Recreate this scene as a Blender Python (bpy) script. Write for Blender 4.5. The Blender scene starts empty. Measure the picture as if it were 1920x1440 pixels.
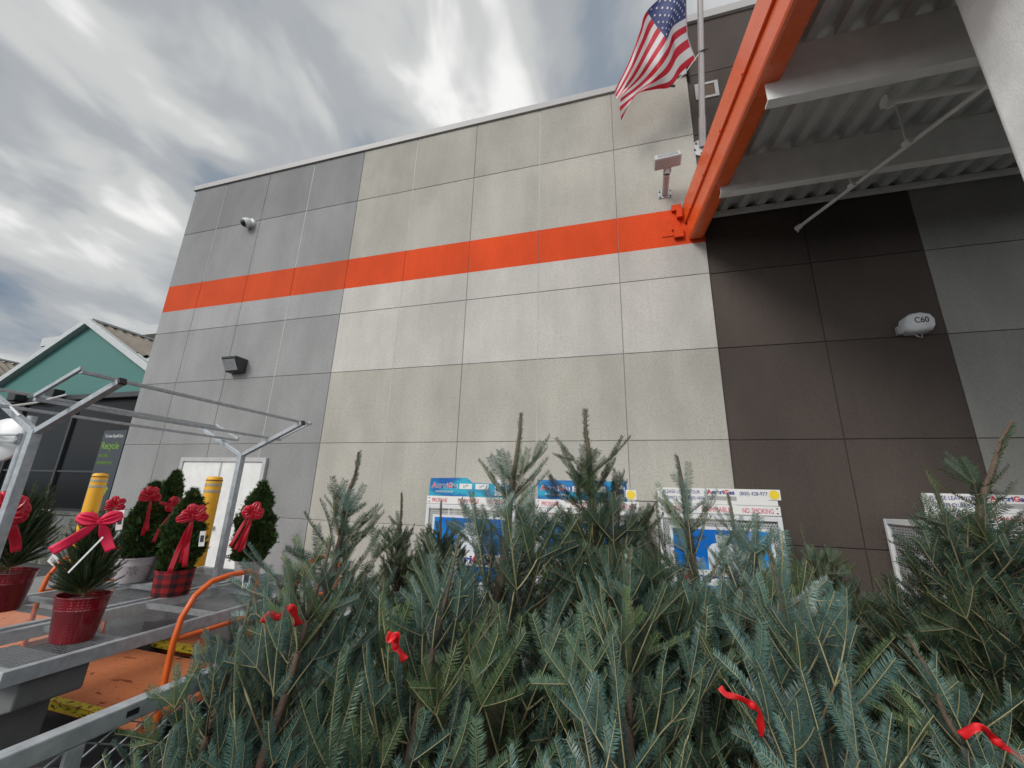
import bpy, math, random
import numpy as np
from mathutils import Vector, Matrix
random.seed(7); RNG = np.random.default_rng(7)
SC = bpy.context.scene
COL = SC.collection

# ------------------------------------------------------------------ camera
F, PITCH, ROLL, YAW = 749.8, math.radians(15.403), math.radians(1.639), math.radians(16.243)
EYE = Vector((0, 0, 1.69)); WALL = 5.5
_cy, _sy, _cp, _sp = math.cos(YAW), math.sin(YAW), math.cos(PITCH), math.sin(PITCH)
FWD = Vector((-_sy*_cp, _cy*_cp, _sp)); _r = Vector((_cy, _sy, 0)); _u = _r.cross(FWD)
RT = _r*math.cos(ROLL) + _u*math.sin(ROLL); UP = -_r*math.sin(ROLL) + _u*math.cos(ROLL)
cd = bpy.data.cameras.new('camera'); cam = bpy.data.objects.new('camera', cd); COL.objects.link(cam)
cd.sensor_width = 36; cd.lens = F/1920*36; cd.clip_start = .05; cd.clip_end = 3000
cam.matrix_world = Matrix(((RT.x, UP.x, -FWD.x, EYE.x), (RT.y, UP.y, -FWD.y, EYE.y), (RT.z, UP.z, -FWD.z, EYE.z), (0, 0, 0, 1)))
SC.camera = cam

def ray(x, y): return FWD + RT*((x-960)/F) + UP*((720-y)/F)
def onY(x, y, Y): d = ray(x, y); return EYE + d*(Y/d.y)
def onZ(x, y, Z): d = ray(x, y); return EYE + d*((Z-EYE.z)/d.z)
def onX(x, y, X): d = ray(x, y); return EYE + d*(X/d.x)
def dep(x, y, t): return EYE + ray(x, y)*t

# ------------------------------------------------------------------ world, sun, exposure
SUN_EL, SUN_AZ = math.radians(38), math.radians(208)     # behind the camera, slightly left
w = bpy.data.worlds.new('World'); SC.world = w; w.use_nodes = True
nt = w.node_tree; nt.nodes.clear()
def N(nt, t, **k):
    n = nt.nodes.new(t)
    for a, b in k.items(): setattr(n, a, b)
    return n
def L(nt, a, b): nt.links.new(a, b)
def math_node(nt, op, a, b=None, clamp=False):
    n = N(nt, 'ShaderNodeMath', operation=op, use_clamp=clamp)
    for i, v in enumerate((a, b)):
        if v is None: continue
        if isinstance(v, (int, float)): n.inputs[i].default_value = v
        else: L(nt, v, n.inputs[i])
    return n.outputs[0]
def ramp(nt, fac, stops, interp='EASE'):
    r = N(nt, 'ShaderNodeValToRGB'); cr = r.color_ramp; cr.interpolation = interp
    while len(cr.elements) < len(stops): cr.elements.new(.5)
    for e, (p, c) in zip(cr.elements, stops):
        e.position = p; e.color = (c if len(c) == 4 else (*c, 1)) if not isinstance(c, (int, float)) else (c, c, c, 1)
    L(nt, fac, r.inputs[0]); return r.outputs[0]
def mixc(nt, fac, a, b, mode='MIX'):
    m = N(nt, 'ShaderNodeMix', data_type='RGBA', blend_type=mode)
    for s, v in ((m.inputs[0], fac), (m.inputs[6], a), (m.inputs[7], b)):
        if isinstance(v, (int, float)): s.default_value = v
        elif isinstance(v, tuple): s.default_value = (*v, 1) if len(v) == 3 else v
        else: L(nt, v, s)
    return m.outputs[2]

tc = N(nt, 'ShaderNodeTexCoord'); sx = N(nt, 'ShaderNodeSeparateXYZ'); L(nt, tc.outputs['Generated'], sx.inputs[0])
zz = math_node(nt, 'ADD', math_node(nt, 'MAXIMUM', sx.outputs[2], 0.0), .42)
u_ = math_node(nt, 'DIVIDE', sx.outputs[0], zz); v_ = math_node(nt, 'DIVIDE', sx.outputs[1], zz)
cmb = N(nt, 'ShaderNodeCombineXYZ'); L(nt, u_, cmb.inputs[0]); L(nt, v_, cmb.inputs[1])
def sky_noise(scale, rot, off, det, rough, dist=0.0):
    mp = N(nt, 'ShaderNodeMapping'); mp.inputs['Scale'].default_value = scale; mp.inputs['Rotation'].default_value = (0, 0, rot); mp.inputs['Location'].default_value = off
    L(nt, cmb.outputs[0], mp.inputs[0])
    n = N(nt, 'ShaderNodeTexNoise'); n.inputs['Scale'].default_value = 1; n.inputs['Detail'].default_value = det; n.inputs['Roughness'].default_value = rough; n.inputs['Distortion'].default_value = dist
    L(nt, mp.outputs[0], n.inputs[0]); return n.outputs[0]
nA = sky_noise((2.7, 1.35, 1), math.radians(8), (3.1, .7, 0), 3, .45, .5)
nB = sky_noise((1.4, 1.1, 1), math.radians(14), (7.3, 2.2, 0), 2, .5, .3)
nC = sky_noise((6, 3.8, 1), math.radians(5), (1.3, 5.2, 0), 4, .5, .3)
cl = math_node(nt, 'ADD', math_node(nt, 'ADD', math_node(nt, 'MULTIPLY', nA, .62), math_node(nt, 'MULTIPLY', nB, .38)), math_node(nt, 'MULTIPLY', math_node(nt, 'SUBTRACT', nC, .5), .34))
ccol = ramp(nt, cl, [(.375, (.15, .205, .285)), (.445, (.245, .29, .345)), (.505, (.40, .42, .44)), (.57, (.58, .59, .585)), (.625, (.90, .90, .88))], 'EASE')
back = math_node(nt, 'MULTIPLY_ADD', math_node(nt, 'MAXIMUM', math_node(nt, 'MULTIPLY', sx.outputs[1], -1.0), 0.0), 1.5)
back.node.inputs[2].default_value = 1.0
ccol2 = mixc(nt, 1.0, ccol, back, 'MULTIPLY')
sky = N(nt, 'ShaderNodeTexSky', sky_type='NISHITA'); sky.sun_disc = False; sky.sun_elevation = SUN_EL; sky.sun_rotation = SUN_AZ
bg1 = N(nt, 'ShaderNodeBackground'); L(nt, sky.outputs[0], bg1.inputs[0]); bg1.inputs[1].default_value = .05
bg2 = N(nt, 'ShaderNodeBackground'); L(nt, ccol2, bg2.inputs[0]); bg2.inputs[1].default_value = 1.0
ms = N(nt, 'ShaderNodeMixShader'); ms.inputs[0].default_value = .93
L(nt, bg1.outputs[0], ms.inputs[1]); L(nt, bg2.outputs[0], ms.inputs[2])
wo = N(nt, 'ShaderNodeOutputWorld'); L(nt, ms.outputs[0], wo.inputs[0])

sd = bpy.data.lights.new('sun', 'SUN'); sd.energy = 1.9; sd.angle = math.radians(22); sd.color = (1, .965, .92)
sun = bpy.data.objects.new('sun', sd); COL.objects.link(sun)
sv = Vector((math.sin(SUN_AZ)*math.cos(SUN_EL), math.cos(SUN_AZ)*math.cos(SUN_EL), math.sin(SUN_EL)))   # towards the sun
sun.rotation_euler = sv.to_track_quat('Z', 'Y').to_euler()
SC.view_settings.view_transform = 'Standard'; SC.view_settings.look = 'None'; SC.view_settings.gamma = 1
SC.view_settings.exposure = 0.15
SC.cycles.use_denoising = True; SC.cycles.sample_clamp_indirect = 4; SC.cycles.caustics_reflective = False; SC.cycles.caustics_refractive = False

# ------------------------------------------------------------------ materials
def new_mat(name):
    m = bpy.data.materials.new(name); m.use_nodes = True; nt = m.node_tree
    return m, nt, nt.nodes['Principled BSDF']
def obj_noise(nt, scale, det=4, rough=.55, sc3=None, coord='Object'):
    t = N(nt, 'ShaderNodeTexCoord'); n = N(nt, 'ShaderNodeTexNoise')
    src = t.outputs[coord]
    if sc3:
        mp = N(nt, 'ShaderNodeMapping'); mp.inputs['Scale'].default_value = sc3; L(nt, src, mp.inputs[0]); src = mp.outputs[0]
    L(nt, src, n.inputs[0]); n.inputs['Scale'].default_value = scale; n.inputs['Detail'].default_value = det; n.inputs['Roughness'].default_value = rough
    return n.outputs[0]
def scaled(c, k): return tuple(min(1, x*k) for x in c)
def mat(name, col, rough=.5, metal=0.0, var=.12, vscale=6, bump=0.0, bscale=200, spec=.5, attr=None):
    m, nt, b = new_mat(name)
    n = obj_noise(nt, vscale)
    c = mixc(nt, math_node(nt, 'MULTIPLY_ADD', n, 1.6, True), scaled(col, 1-var), scaled(col, 1+var))
    c.node.inputs[0].links[0].from_node.inputs[2].default_value = -.3
    if attr:
        a = N(nt, 'ShaderNodeAttribute', attribute_name=attr); c = mixc(nt, 1.0, c, a.outputs[0], 'MULTIPLY')
    L(nt, c, b.inputs['Base Color']); b.inputs['Metallic'].default_value = metal; b.inputs['Specular IOR Level'].default_value = spec
    r = math_node(nt, 'MULTIPLY_ADD', n, .2); r.node.inputs[2].default_value = rough-.1; L(nt, r, b.inputs['Roughness'])
    if bump:
        bn = N(nt, 'ShaderNodeBump'); bn.inputs['Strength'].default_value = bump; bn.inputs['Distance'].default_value = .004
        L(nt, obj_noise(nt, bscale, 3), bn.inputs['Height']); L(nt, bn.outputs[0], b.inputs['Normal'])
    return m
def stucco(name, col, stain=.18, bump=.9):
    m, nt, b = new_mat(name)
    big = obj_noise(nt, .9, 5, .6, (1, 1, .5)); fine = obj_noise(nt, 34, 5, .75); streak = obj_noise(nt, 2.2, 4, .6, (5, 1, .35)); grain = obj_noise(nt, 190, 2, .6)
    c = mixc(nt, ramp(nt, big, [(.3, 0.), (.7, 1.)]), scaled(col, 1-stain), scaled(col, 1+stain*.5))
    c = mixc(nt, math_node(nt, 'MULTIPLY', ramp(nt, streak, [(.48, 0.), (.68, 1.)]), .13), c, scaled(col, .68))
    c = mixc(nt, math_node(nt, 'MULTIPLY', ramp(nt, fine, [(.36, 1.), (.56, 0.)]), .42), c, scaled(col, .64))
    c = mixc(nt, math_node(nt, 'MULTIPLY', ramp(nt, grain, [(.36, 1.), (.5, 0.)]), .30), c, scaled(col, .45))
    a = N(nt, 'ShaderNodeAttribute', attribute_name='tint'); c = mixc(nt, 1.0, c, a.outputs[0], 'MULTIPLY')
    L(nt, c, b.inputs['Base Color']); b.inputs['Roughness'].default_value = .85; b.inputs['Specular IOR Level'].default_value = .25
    bn = N(nt, 'ShaderNodeBump'); bn.inputs['Strength'].default_value = bump; bn.inputs['Distance'].default_value = .006
    h = math_node(nt, 'ADD', obj_noise(nt, 48, 5, .65), math_node(nt, 'MULTIPLY', obj_noise(nt, 14, 2), .6))
    L(nt, h, bn.inputs['Height']); L(nt, bn.outputs[0], b.inputs['Normal'])
    return m
M = {}
M['beige'] = stucco('beige_stucco', (.52, .492, .448))
M['grey'] = stucco('grey_stucco', (.345, .345, .342))
M['brown'] = stucco('brown_stucco', (.090, .072, .062), bump=.7)
M['dgrey'] = stucco('dark_grey_stucco', (.33, .32, .295), bump=.5)
M['stripe'] = stucco('orange_stripe_paint', (.72, .076, .016), stain=.18, bump=.7)
M['joint'] = mat('joint_backing', (.30, .29, .275), .9)  # backing behind the grey and beige panels, seen in the joints
M['joint_dark'] = mat('dark_joint_backing', (.03, .028, .026), .9)  # darker backing behind the brown and dark grey panels
M['sealant'] = mat('pale_sealant', (.46, .455, .43), .7, var=.2, vscale=3)
M['cap'] = mat('parapet_metal', (.38, .37, .36), .5, var=.08, vscale=2)
M['white_paint'] = mat('white_paint', (.72, .72, .70), .5, bump=.25, bscale=90)
M['orange_paint'] = mat('orange_gloss_paint', (.80, .125, .028), .26, var=.08, bump=.25, bscale=38, spec=.6)
M['deck'] = mat('painted_deck', (.62, .63, .61), .5, var=.12, vscale=3)
M['steel_paint'] = mat('grey_white_steel_paint', (.82, .82, .79), .5, bump=.15, bscale=60)
M['column'] = mat('pale_column_paint', (.82, .83, .81), .55, bump=.6, bscale=70)
M['galv'] = mat('galvanised_steel', (.42, .45, .47), .45, .3, var=.28, vscale=22, bump=.1)
M['dark_metal'] = mat('dark_metal', (.05, .052, .055), .5, .3)
M['black'] = mat('black_plastic', (.018, .018, .02), .45)
M['alu'] = mat('anodised_pole', (.44, .40, .39), .35, .5, var=.06)
M['lamp_grey'] = mat('lamp_housing', (.47, .46, .46), .45, .2)
M['white_plastic'] = mat('white_plastic', (.72, .72, .72), .35)
M['glass_grey'] = mat('lamp_glass', (.30, .31, .32), .15, 0, var=.25, vscale=30)
M['asphalt'] = mat('asphalt', (.055, .055, .056), .9, var=.3, vscale=9, bump=.8, bscale=90)
M['concrete'] = mat('concrete', (.24, .235, .225), .85, var=.2, vscale=5, bump=.7, bscale=60)
M['concrete_dark'] = mat('weathered_concrete', (.13, .135, .135), .85, var=.25, vscale=7, bump=.7, bscale=50)
M['green_clad'] = mat('green_cladding', (.050, .170, .150), .5, var=.07, vscale=1.2)
M['trim'] = mat('grey_white_trim', (.50, .52, .52), .5, .1, var=.1)
M['poly'] = mat('weathered_polycarbonate', (.22, .19, .15), .6, var=.3, vscale=3)
M['poly_white'] = mat('white_polycarbonate', (.62, .65, .65), .5, var=.1)
M['yellow'] = mat('yellow_plastic_sleeve', (.80, .40, .015), .42, var=.06)
M['refl'] = mat('reflective_tape', (.42, .38, .27), .35, .1)
M['red_velvet'] = mat('red_ribbon_cloth', (.80, .016, .075), .55, var=.1, bump=.3, bscale=120)
M['red_satin'] = mat('red_satin_ribbon', (.50, .010, .028), .30, var=.15)
M['tag_ribbon'] = mat('red_marking_tape', (.60, .008, .012), .45, var=.1)
M['soil'] = mat('potting_soil', (.035, .022, .015), .95, var=.4, vscale=60, bump=1, bscale=120)
M['cart'] = None
M['handle'] = mat('orange_tube', (.75, .13, .02), .35, var=.15)
M['white_card'] = mat('white_card', (.75, .74, .72), .5, var=.03)
M['ink'] = mat('dark_ink', (.03, .03, .05), .6)
M['red_ink'] = mat('red_ink', (.62, .03, .05), .5)
M['pink_ink'] = mat('faded_red_ink', (.60, .10, .14), .6)
M['navy_ink'] = mat('navy_ink', (.03, .05, .22), .5)
M['lime'] = mat('lime_print', (.16, .30, .03), .5)
M['trunk'] = mat('fir_bark', (.115, .078, .055), .9, var=.35, vscale=40, bump=.8, bscale=150)
M['yellow_tag'] = mat('yellow_sticker', (.85, .62, .03), .5)

# fir needles: colour comes per shoot from the 'tint' attribute
def needle_mat(name, col, rough=.42, spec=.5):
    m, nt, b = new_mat(name)
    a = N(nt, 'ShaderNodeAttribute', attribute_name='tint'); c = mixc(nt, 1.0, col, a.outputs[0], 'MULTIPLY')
    g = N(nt, 'ShaderNodeNewGeometry'); c2 = mixc(nt, g.outputs['Backfacing'], c, mixc(nt, 1.0, c, (1.15, 1.15, 1.2), 'MULTIPLY'))
    L(nt, c2, b.inputs['Base Color']); b.inputs['Roughness'].default_value = rough; b.inputs['Specular IOR Level'].default_value = spec
    return m
M['needle'] = needle_mat('fir_needles', (.047, .085, .063), .38, .55)
M['needle_g'] = needle_mat('dark_fir_needles', (.028, .048, .027), .5, .35)
M['twig_g'] = needle_mat('dark_fir_twig', (.17, .145, .075), .7, .3)
M['twig'] = needle_mat('young_fir_twig', (.30, .27, .14), .7, .3)
M['thuja'] = needle_mat('arborvitae_sprays', (.048, .088, .024), .6, .3)
M['thuja_stem'] = needle_mat('arborvitae_stem', (.10, .06, .03), .8, .2)

# ------------------------------------------------------------------ mesh helpers
class MB:
    def __init__(s): s.v = []; s.f = []; s.m = []; s.mi = 0
    def add(s, vs, fs):
        o = len(s.v); s.v += [tuple(v) for v in vs]; s.f += [tuple(i+o for i in f) for f in fs]; s.m += [s.mi]*len(fs); return s
    def box(s, a, b):
        x0, y0, z0 = a; x1, y1, z1 = b
        return s.add([(x0, y0, z0), (x1, y0, z0), (x1, y1, z0), (x0, y1, z0), (x0, y0, z1), (x1, y0, z1), (x1, y1, z1), (x0, y1, z1)],
                     [(0, 3, 2, 1), (4, 5, 6, 7), (0, 1, 5, 4), (1, 2, 6, 5), (2, 3, 7, 6), (3, 0, 4, 7)])
    def obox(s, c, ax, ay, az):    # oriented box: centre and three half-axis vectors
        c = Vector(c); ax, ay, az = Vector(ax), Vector(ay), Vector(az)
        P = [c+ax*i+ay*j+az*k for k in (-1, 1) for (i, j) in ((-1, -1), (1, -1), (1, 1), (-1, 1))]
        return s.add(P, [(0, 3, 2, 1), (4, 5, 6, 7), (0, 1, 5, 4), (1, 2, 6, 5), (2, 3, 7, 6), (3, 0, 4, 7)])
    def bar(s, a, b, w, h, up=(0, 0, 1)):   # rectangular bar from a to b
        a, b = Vector(a), Vector(b); d = (b-a); n = d.normalized(); upv = Vector(up)
        sd_ = n.cross(upv)
        if sd_.length < 1e-4: sd_ = n.cross(Vector((1, 0, 0)))
        sd_.normalize(); u = sd_.cross(n)
        return s.obox((a+b)/2, d/2, sd_*w/2, u*h/2)
    def tube(s, pts, r, n=8, caps=True):
        pts = [Vector(p) for p in pts]; rs = r if isinstance(r, (list, tuple)) else [r]*len(pts)
        ref = None; rings = []
        for i, p in enumerate(pts):
            d = (pts[min(i+1, len(pts)-1)]-pts[max(i-1, 0)]).normalized()
            if ref is None:
                ref = d.cross(Vector((0, 0, 1)))
                if ref.length < .05: ref = d.cross(Vector((1, 0, 0)))
            ref = (ref - d*ref.dot(d)).normalized(); q = d.cross(ref)
            rings.append([p + (ref*math.cos(t*2*math.pi/n)+q*math.sin(t*2*math.pi/n))*rs[i] for t in range(n)])
        vs = [v for R in rings for v in R]; fs = []
        for i in range(len(pts)-1):
            for t in range(n):
                a = i*n+t; b = i*n+(t+1) % n; fs.append((a, b, b+n, a+n))
        if caps: fs.append(tuple(range(n))[::-1]); fs.append(tuple((len(pts)-1)*n+t for t in range(n)))
        return s.add(vs, fs)
    def lathe(s, prof, c=(0, 0, 0), n=24, sx=1, sy=1, rim=None):
        vs = []; fs = []
        for (r, z) in prof:
            for t in range(n):
                a = t*2*math.pi/n; vs.append((c[0]+r*sx*math.cos(a), c[1]+r*sy*math.sin(a), c[2]+z))
        for i in range(len(prof)-1):
            for t in range(n):
                a = i*n+t; b = i*n+(t+1) % n; fs.append((a, b, b+n, a+n))
        return s.add(vs, fs)
    def prism(s, poly, axis, a, b):     # poly of 2-D points extruded along axis
        def mk(p, t): return {'x': (t, p[0], p[1]), 'y': (p[0], t, p[1]), 'z': (p[0], p[1], t)}[axis]
        n = len(poly); vs = [mk(p, a) for p in poly]+[mk(p, b) for p in poly]
        fs = [tuple(range(n)), tuple(range(2*n-1, n-1, -1))]+[(i, (i+1) % n, (i+1) % n+n, i+n)[::-1] for i in range(n)]
        return s.add(vs, fs)
    def build(s, name, mats, parent=None, smooth=False, bevel=0, solid=0, fix=True):
        me = bpy.data.meshes.new(name); me.from_pydata(s.v, [], s.f)
        for m in (mats if isinstance(mats, (list, tuple)) else [mats]): me.materials.append(m)
        me.polygons.foreach_set('material_index', s.m)
        if smooth: me.polygons.foreach_set('use_smooth', [True]*len(s.f))
        me.update()
        if fix:
            import bmesh
            bm = bmesh.new(); bm.from_mesh(me); bmesh.ops.recalc_face_normals(bm, faces=bm.faces); bm.to_mesh(me); bm.free()
        if smooth: me.set_sharp_from_angle(angle=math.radians(40))
        return link(name, me, parent, bevel, solid)
def link(name, me, parent=None, bevel=0, solid=0):
    o = bpy.data.objects.new(name, me); COL.objects.link(o)
    if parent: o.parent = parent; o.matrix_parent_inverse = Matrix.Translation(-parent.location) if False else Matrix.Identity(4)
    if solid:
        md = o.modifiers.new('solid', 'SOLIDIFY'); md.thickness = solid; md.offset = 0
    if bevel:
        md = o.modifiers.new('bevel', 'BEVEL'); md.width = bevel; md.segments = 2; md.limit_method = 'ANGLE'
    return o
def tag(o, label=None, cat=None, group=None, kind=None):
    if label: o['label'] = label
    if cat: o['category'] = cat
    if group: o['group'] = group
    if kind: o['kind'] = kind
    return o
def thing(name, label, cat, loc=(0, 0, 0), group=None, rz=0):
    o = bpy.data.objects.new(name, None); COL.objects.link(o); o.location = loc; o.rotation_euler = (0, 0, rz); o.empty_display_size = .1
    return tag(o, label, cat, group)
def rel(o):    # children built in world coordinates: shift them under their thing's base
    for c in o.children: c.matrix_parent_inverse = Matrix.Translation(-Vector(o.location))
    return o
def copy_tree(o, parent=None):
    c = o.copy(); COL.objects.link(c); c.parent = parent
    if parent: c.matrix_parent_inverse = o.matrix_parent_inverse.copy()
    for ch in o.children: copy_tree(ch, c)
    return c
DG = None
def text_mesh(body, size, mats, idx=None, offset=0.0, extrude=.001, spacing=1.0, align='LEFT'):
    cu = bpy.data.curves.new('txt', 'FONT'); cu.body = body; cu.size = size; cu.offset = offset; cu.extrude = extrude; cu.space_character = spacing; cu.align_x = align
    for m in mats: cu.materials.append(m)
    if idx:
        for i, k in enumerate(idx): cu.body_format[i].material_index = k
    o = bpy.data.objects.new('txt', cu); COL.objects.link(o)
    dg = bpy.context.evaluated_depsgraph_get(); dg.update()
    me = bpy.data.meshes.new_from_object(o.evaluated_get(dg)); bpy.data.objects.remove(o); bpy.data.curves.remove(cu)
    return me
def text_on_wall(name, body, size, mats, p, parent, width=None, right=(1, 0, 0), up=(0, 0, 1), **k):
    me = text_mesh(body, size, mats, **k)
    co = np.zeros(len(me.vertices)*3); me.vertices.foreach_get('co', co); co = co.reshape(-1, 3)
    if width and len(co): s = width/(co[:, 0].max()-co[:, 0].min()); co[:, 0] *= s
    R = np.array(right, float); R /= np.linalg.norm(R); U = np.array(up, float); U /= np.linalg.norm(U); NN = np.cross(R, U)
    out = np.array(p) + co[:, :1]*R + co[:, 1:2]*U + co[:, 2:3]*NN
    me.vertices.foreach_set('co', out.astype(np.float32).ravel()); me.update(); me.name = name
    return link(name, me, parent)
def tint_attr(me, cols):      # one colour per vertex
    a = me.color_attributes.new('tint', 'FLOAT_COLOR', 'POINT'); a.data.foreach_set('color', np.asarray(cols, np.float32).ravel())

# ------------------------------------------------------------------ ground
g = MB(); g.add([(-400, -400, 0), (400, -400, 0), (400, 400, 0), (-400, 400, 0)], [(0, 1, 2, 3)])
tag(g.build('ground', M['asphalt']), kind='structure')
g = MB(); g.box((-9.6, 4.15, -.05), (9, 5.6, .14)); tag(g.build('pavement', M['concrete'], bevel=.012), kind='structure')

# ------------------------------------------------------------------ store building
COLX = [-9.482, -8.518, -7.277, -6.092, -4.871, -3.659, -2.424, -1.221, .014, 1.219, 2.438, 3.645, 4.87, 6.09, 7.31, 8.53]
ROWZ = [.0, 1.219, 2.414, 3.629, 4.736, 5.24, 5.853, 7.16, 8.367]
store = thing('store_building', 'large store building of grey, beige and brown stucco panels with an orange stripe', 'building', (0, WALL, 0))
class PB(MB):     # chamfered wall panels
    def __init__(s): super().__init__(); s.t = []
    def panel(s, x0, x1, z0, z1, y, tint=1.0, gx=(.004, .004), gz=(.004, .004)):
        c = .004; d = .014
        X0, X1, Z0, Z1 = x0+gx[0], x1-gx[1], z0+gz[0], z1-gz[1]
        c0 = c if gx[0] else 0; c1 = c if gx[1] else 0; e0 = c if gz[0] else 0; e1 = c if gz[1] else 0
        o = [(X0, y+d, Z0), (X1, y+d, Z0), (X1, y+d, Z1), (X0, y+d, Z1)]
        m_ = [(X0, y+c, Z0), (X1, y+c, Z0), (X1, y+c, Z1), (X0, y+c, Z1)]
        i = [(X0+c0, y, Z0+e0), (X1-c1, y, Z0+e0), (X1-c1, y, Z1-e1), (X0+c0, y, Z1-e1)]
        s.add(o+m_+i, [(8, 9, 10, 11)]+[(a, (a+1) % 4, (a+1) % 4+4, a+4) for a in range(4)]+[(a+4, (a+1) % 4+4, (a+1) % 4+8, a+8) for a in range(4)])
        t = tint if isinstance(tint, tuple) else (tint, tint, tint); s.t += [(*t, 1)]*12
    def done(s, name, m, parent):
        o = s.build(name, m, parent, fix=False); tint_attr(o.data, s.t); return o
def rowtint(j):
    return {0: .95, 1: .90, 2: .90, 3: 1.10, 4: 1.10, 5: 1.0, 6: .90, 7: .82}[j]
gp, bp, sp, br, dg_ = PB(), PB(), PB(), PB(), PB()
rr = random.Random(3)
for i in range(len(COLX)-1):
    x0, x1 = COLX[i], COLX[i+1]
    for j in range(8):
        z0, z1 = ROWZ[j], ROWZ[j+1]
        gz = (.004 if j not in (5, 6) else 0, .004 if j not in (4, 5) else 0)
        t = rowtint(j)*(1+rr.uniform(-.035, .035))
        if i < 4:
            if j == 5: sp.panel(x0, x1, z0, z1, WALL, (.86*t, .98*t, 1.1*t), gz=(0, 0))
            else: gp.panel(x0, x1, z0, z1, WALL, (t*(.97 if j < 7 else .92)*(.88 if j == 3 else 1),)*3, gz=gz)
        elif i < 9:
            if j == 5: sp.panel(x0, x1, z0, z1, WALL, 1.0*t, gz=(0, 0))
            else: bp.panel(x0, x1, z0, z1, WALL, (t*.99, t*1.0, t*(1.02 if j in (3, 4) else .97)), gz=gz)
        elif j in (4, 5) or j == 6:
            continue
        elif i < 11: br.panel(x0, x1, z0, z1, WALL+.03, t*1.05)
        else: dg_.panel(x0, x1, z0, z1, WALL+.03, t)
    if 9 <= i:
        tgt = br if i < 11 else dg_
        tgt.panel(x0, x1, ROWZ[4], ROWZ[6], WALL+.03, 1.0); tgt.panel(x0, x1, ROWZ[6], ROWZ[7], WALL+.03, 1.0)
        tgt.panel(x0, x1, ROWZ[8], 9.56, WALL+.03, .95)
gp.done('grey_wall', M['grey'], store); bp.done('beige_wall', M['beige'], store); sp.done('orange_stripe', M['stripe'], store)
br.done('brown_wall', M['brown'], store); dg_.done('dark_grey_wall', M['dgrey'], store)
b = MB(); b.box((1.24, WALL+.040, 0), (8.5, WALL+.35, 9.55)); b.build('tower_core', M['joint_dark'], store)
b = MB(); b.box((-9.46, WALL+.010, 0), (1.219, WALL+.30, 8.36))
b.box((-9.46, WALL+.30, 0), (-9.16, 30, 8.3)); b.box((-9.16, 29.7, 0), (8.5, 30, 8.3)); b.box((8.2, WALL+.35, 0), (8.5, 29.7, 8.3))
b.build('wall_core', M['joint'], store)
b = MB(); b.box((-9.16, WALL+.35, 7.7), (8.2, 29.7, 7.9)); b.build('roof', M['concrete'], store)
s_ = MB()
for i in (3, 5, 7): s_.box((COLX[i]-.006, WALL-.001, .0), (COLX[i]+.006, WALL+.01, 5.238)); s_.box((COLX[i]-.006, WALL-.001, 5.856), (COLX[i]+.006, WALL+.01, 8.30))
s_.box((COLX[1]-.004, WALL+.001, 5.9), (COLX[1]+.004, WALL+.01, 8.30))
s_.build('joint_sealant', M['sealant'], store)
c_ = MB(); c_.box((-9.53, WALL-.035, 8.36), (1.219, WALL+.36, 8.49)); c_.build('parapet_cap', M['cap'], store, bevel=.006)
c_ = MB(); c_.box((1.17, WALL-.02, 9.50), (8.6, WALL+.40, 9.66)); c_.build('parapet_cap', M['cap'], store, bevel=.006)
c_ = MB(); c_.box((1.223, WALL-.045, 8.25), (1.238, WALL+.03, 9.5)); c_.build('corner_trim', M['brown'], store)
# double door
x0, x1, zt = -7.80, -5.89, 2.13
door = MB(); door.box((x0+.05, WALL-.028, .14), (-6.875, WALL-.002, zt-.03)); dl = door.build('door', M['white_paint'], store, bevel=.004)
door = MB(); door.box((-6.835, WALL-.028, .14), (x1-.05, WALL-.002, zt-.03)); dr = door.build('door', M['white_paint'], store, bevel=.004)
k_ = MB(); k_.box((-6.80, WALL-.075, 1.0), (-6.70, WALL-.028, 1.04)); k_.build('door_handle', M['galv'], dr)
fr = MB(); fr.box((x0-.02, WALL-.05, .14), (x0+.05, WALL-.001, zt+.04)); fr.box((x1-.05, WALL-.05, .14), (x1+.02, WALL-.001, zt+.04)); fr.box((x0+.05, WALL-.05, zt-.03), (x1-.05, WALL-.001, zt+.04)); fr.box((-6.875, WALL-.034, .14), (-6.835, WALL-.001, zt-.03))
fr.build('door_frame', M['lamp_grey'], store, bevel=.003)
# recessed vent in the brown wall
vc = onY(1325, 170, WALL+.03)
v = MB()
for (a, bb) in (((-.17, .115), (.17, .16)), ((-.17, -.16), (.17, -.115)), ((-.17, -.115), (-.115, .115)), ((.115, -.115), (.17, .115))):
    v.box((vc.x+a[0], WALL+.012, vc.z+a[1]), (vc.x+bb[0], WALL+.029, vc.z+bb[1]))
vf = v.build('scupper_frame', M['cap'], store, bevel=.003)
v = MB(); v.box((vc.x-.115, WALL+.024, vc.z-.115), (vc.x+.115, WALL+.028, vc.z+.115)); v.build('scupper_opening', M['trunk'], vf)
rel(store)

# ------------------------------------------------------------------ entrance canopy
SK = .121     # x gained per metre towards the camera along the canopy's side
def cx(y, x=.985): return x + SK*(WALL-y)
can = thing('entrance_canopy', 'entrance canopy with orange edge beam, grey corrugated deck and pale column', 'canopy', (1, 5.5, 0))
YE = 2.0
def skewbox(mb, xa, xb, z0, z1, ya=WALL-.004, yb=YE):
    return mb.add([(cx(yb, xa), yb, z0), (cx(yb, xb), yb, z0), (cx(ya, xb), ya, z0), (cx(ya, xa), ya, z0), (cx(yb, xa), yb, z1), (cx(yb, xb), yb, z1), (cx(ya, xb), ya, z1), (cx(ya, xa), ya, z1)],
                  [(0, 3, 2, 1), (4, 5, 6, 7), (0, 1, 5, 4), (1, 2, 6, 5), (2, 3, 7, 6), (3, 0, 4, 7)])
b = MB(); skewbox(b, .985, 1.19, 5.287, 5.86); eb = b.build('edge_beam', M['orange_paint'], can, bevel=.035)
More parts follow.
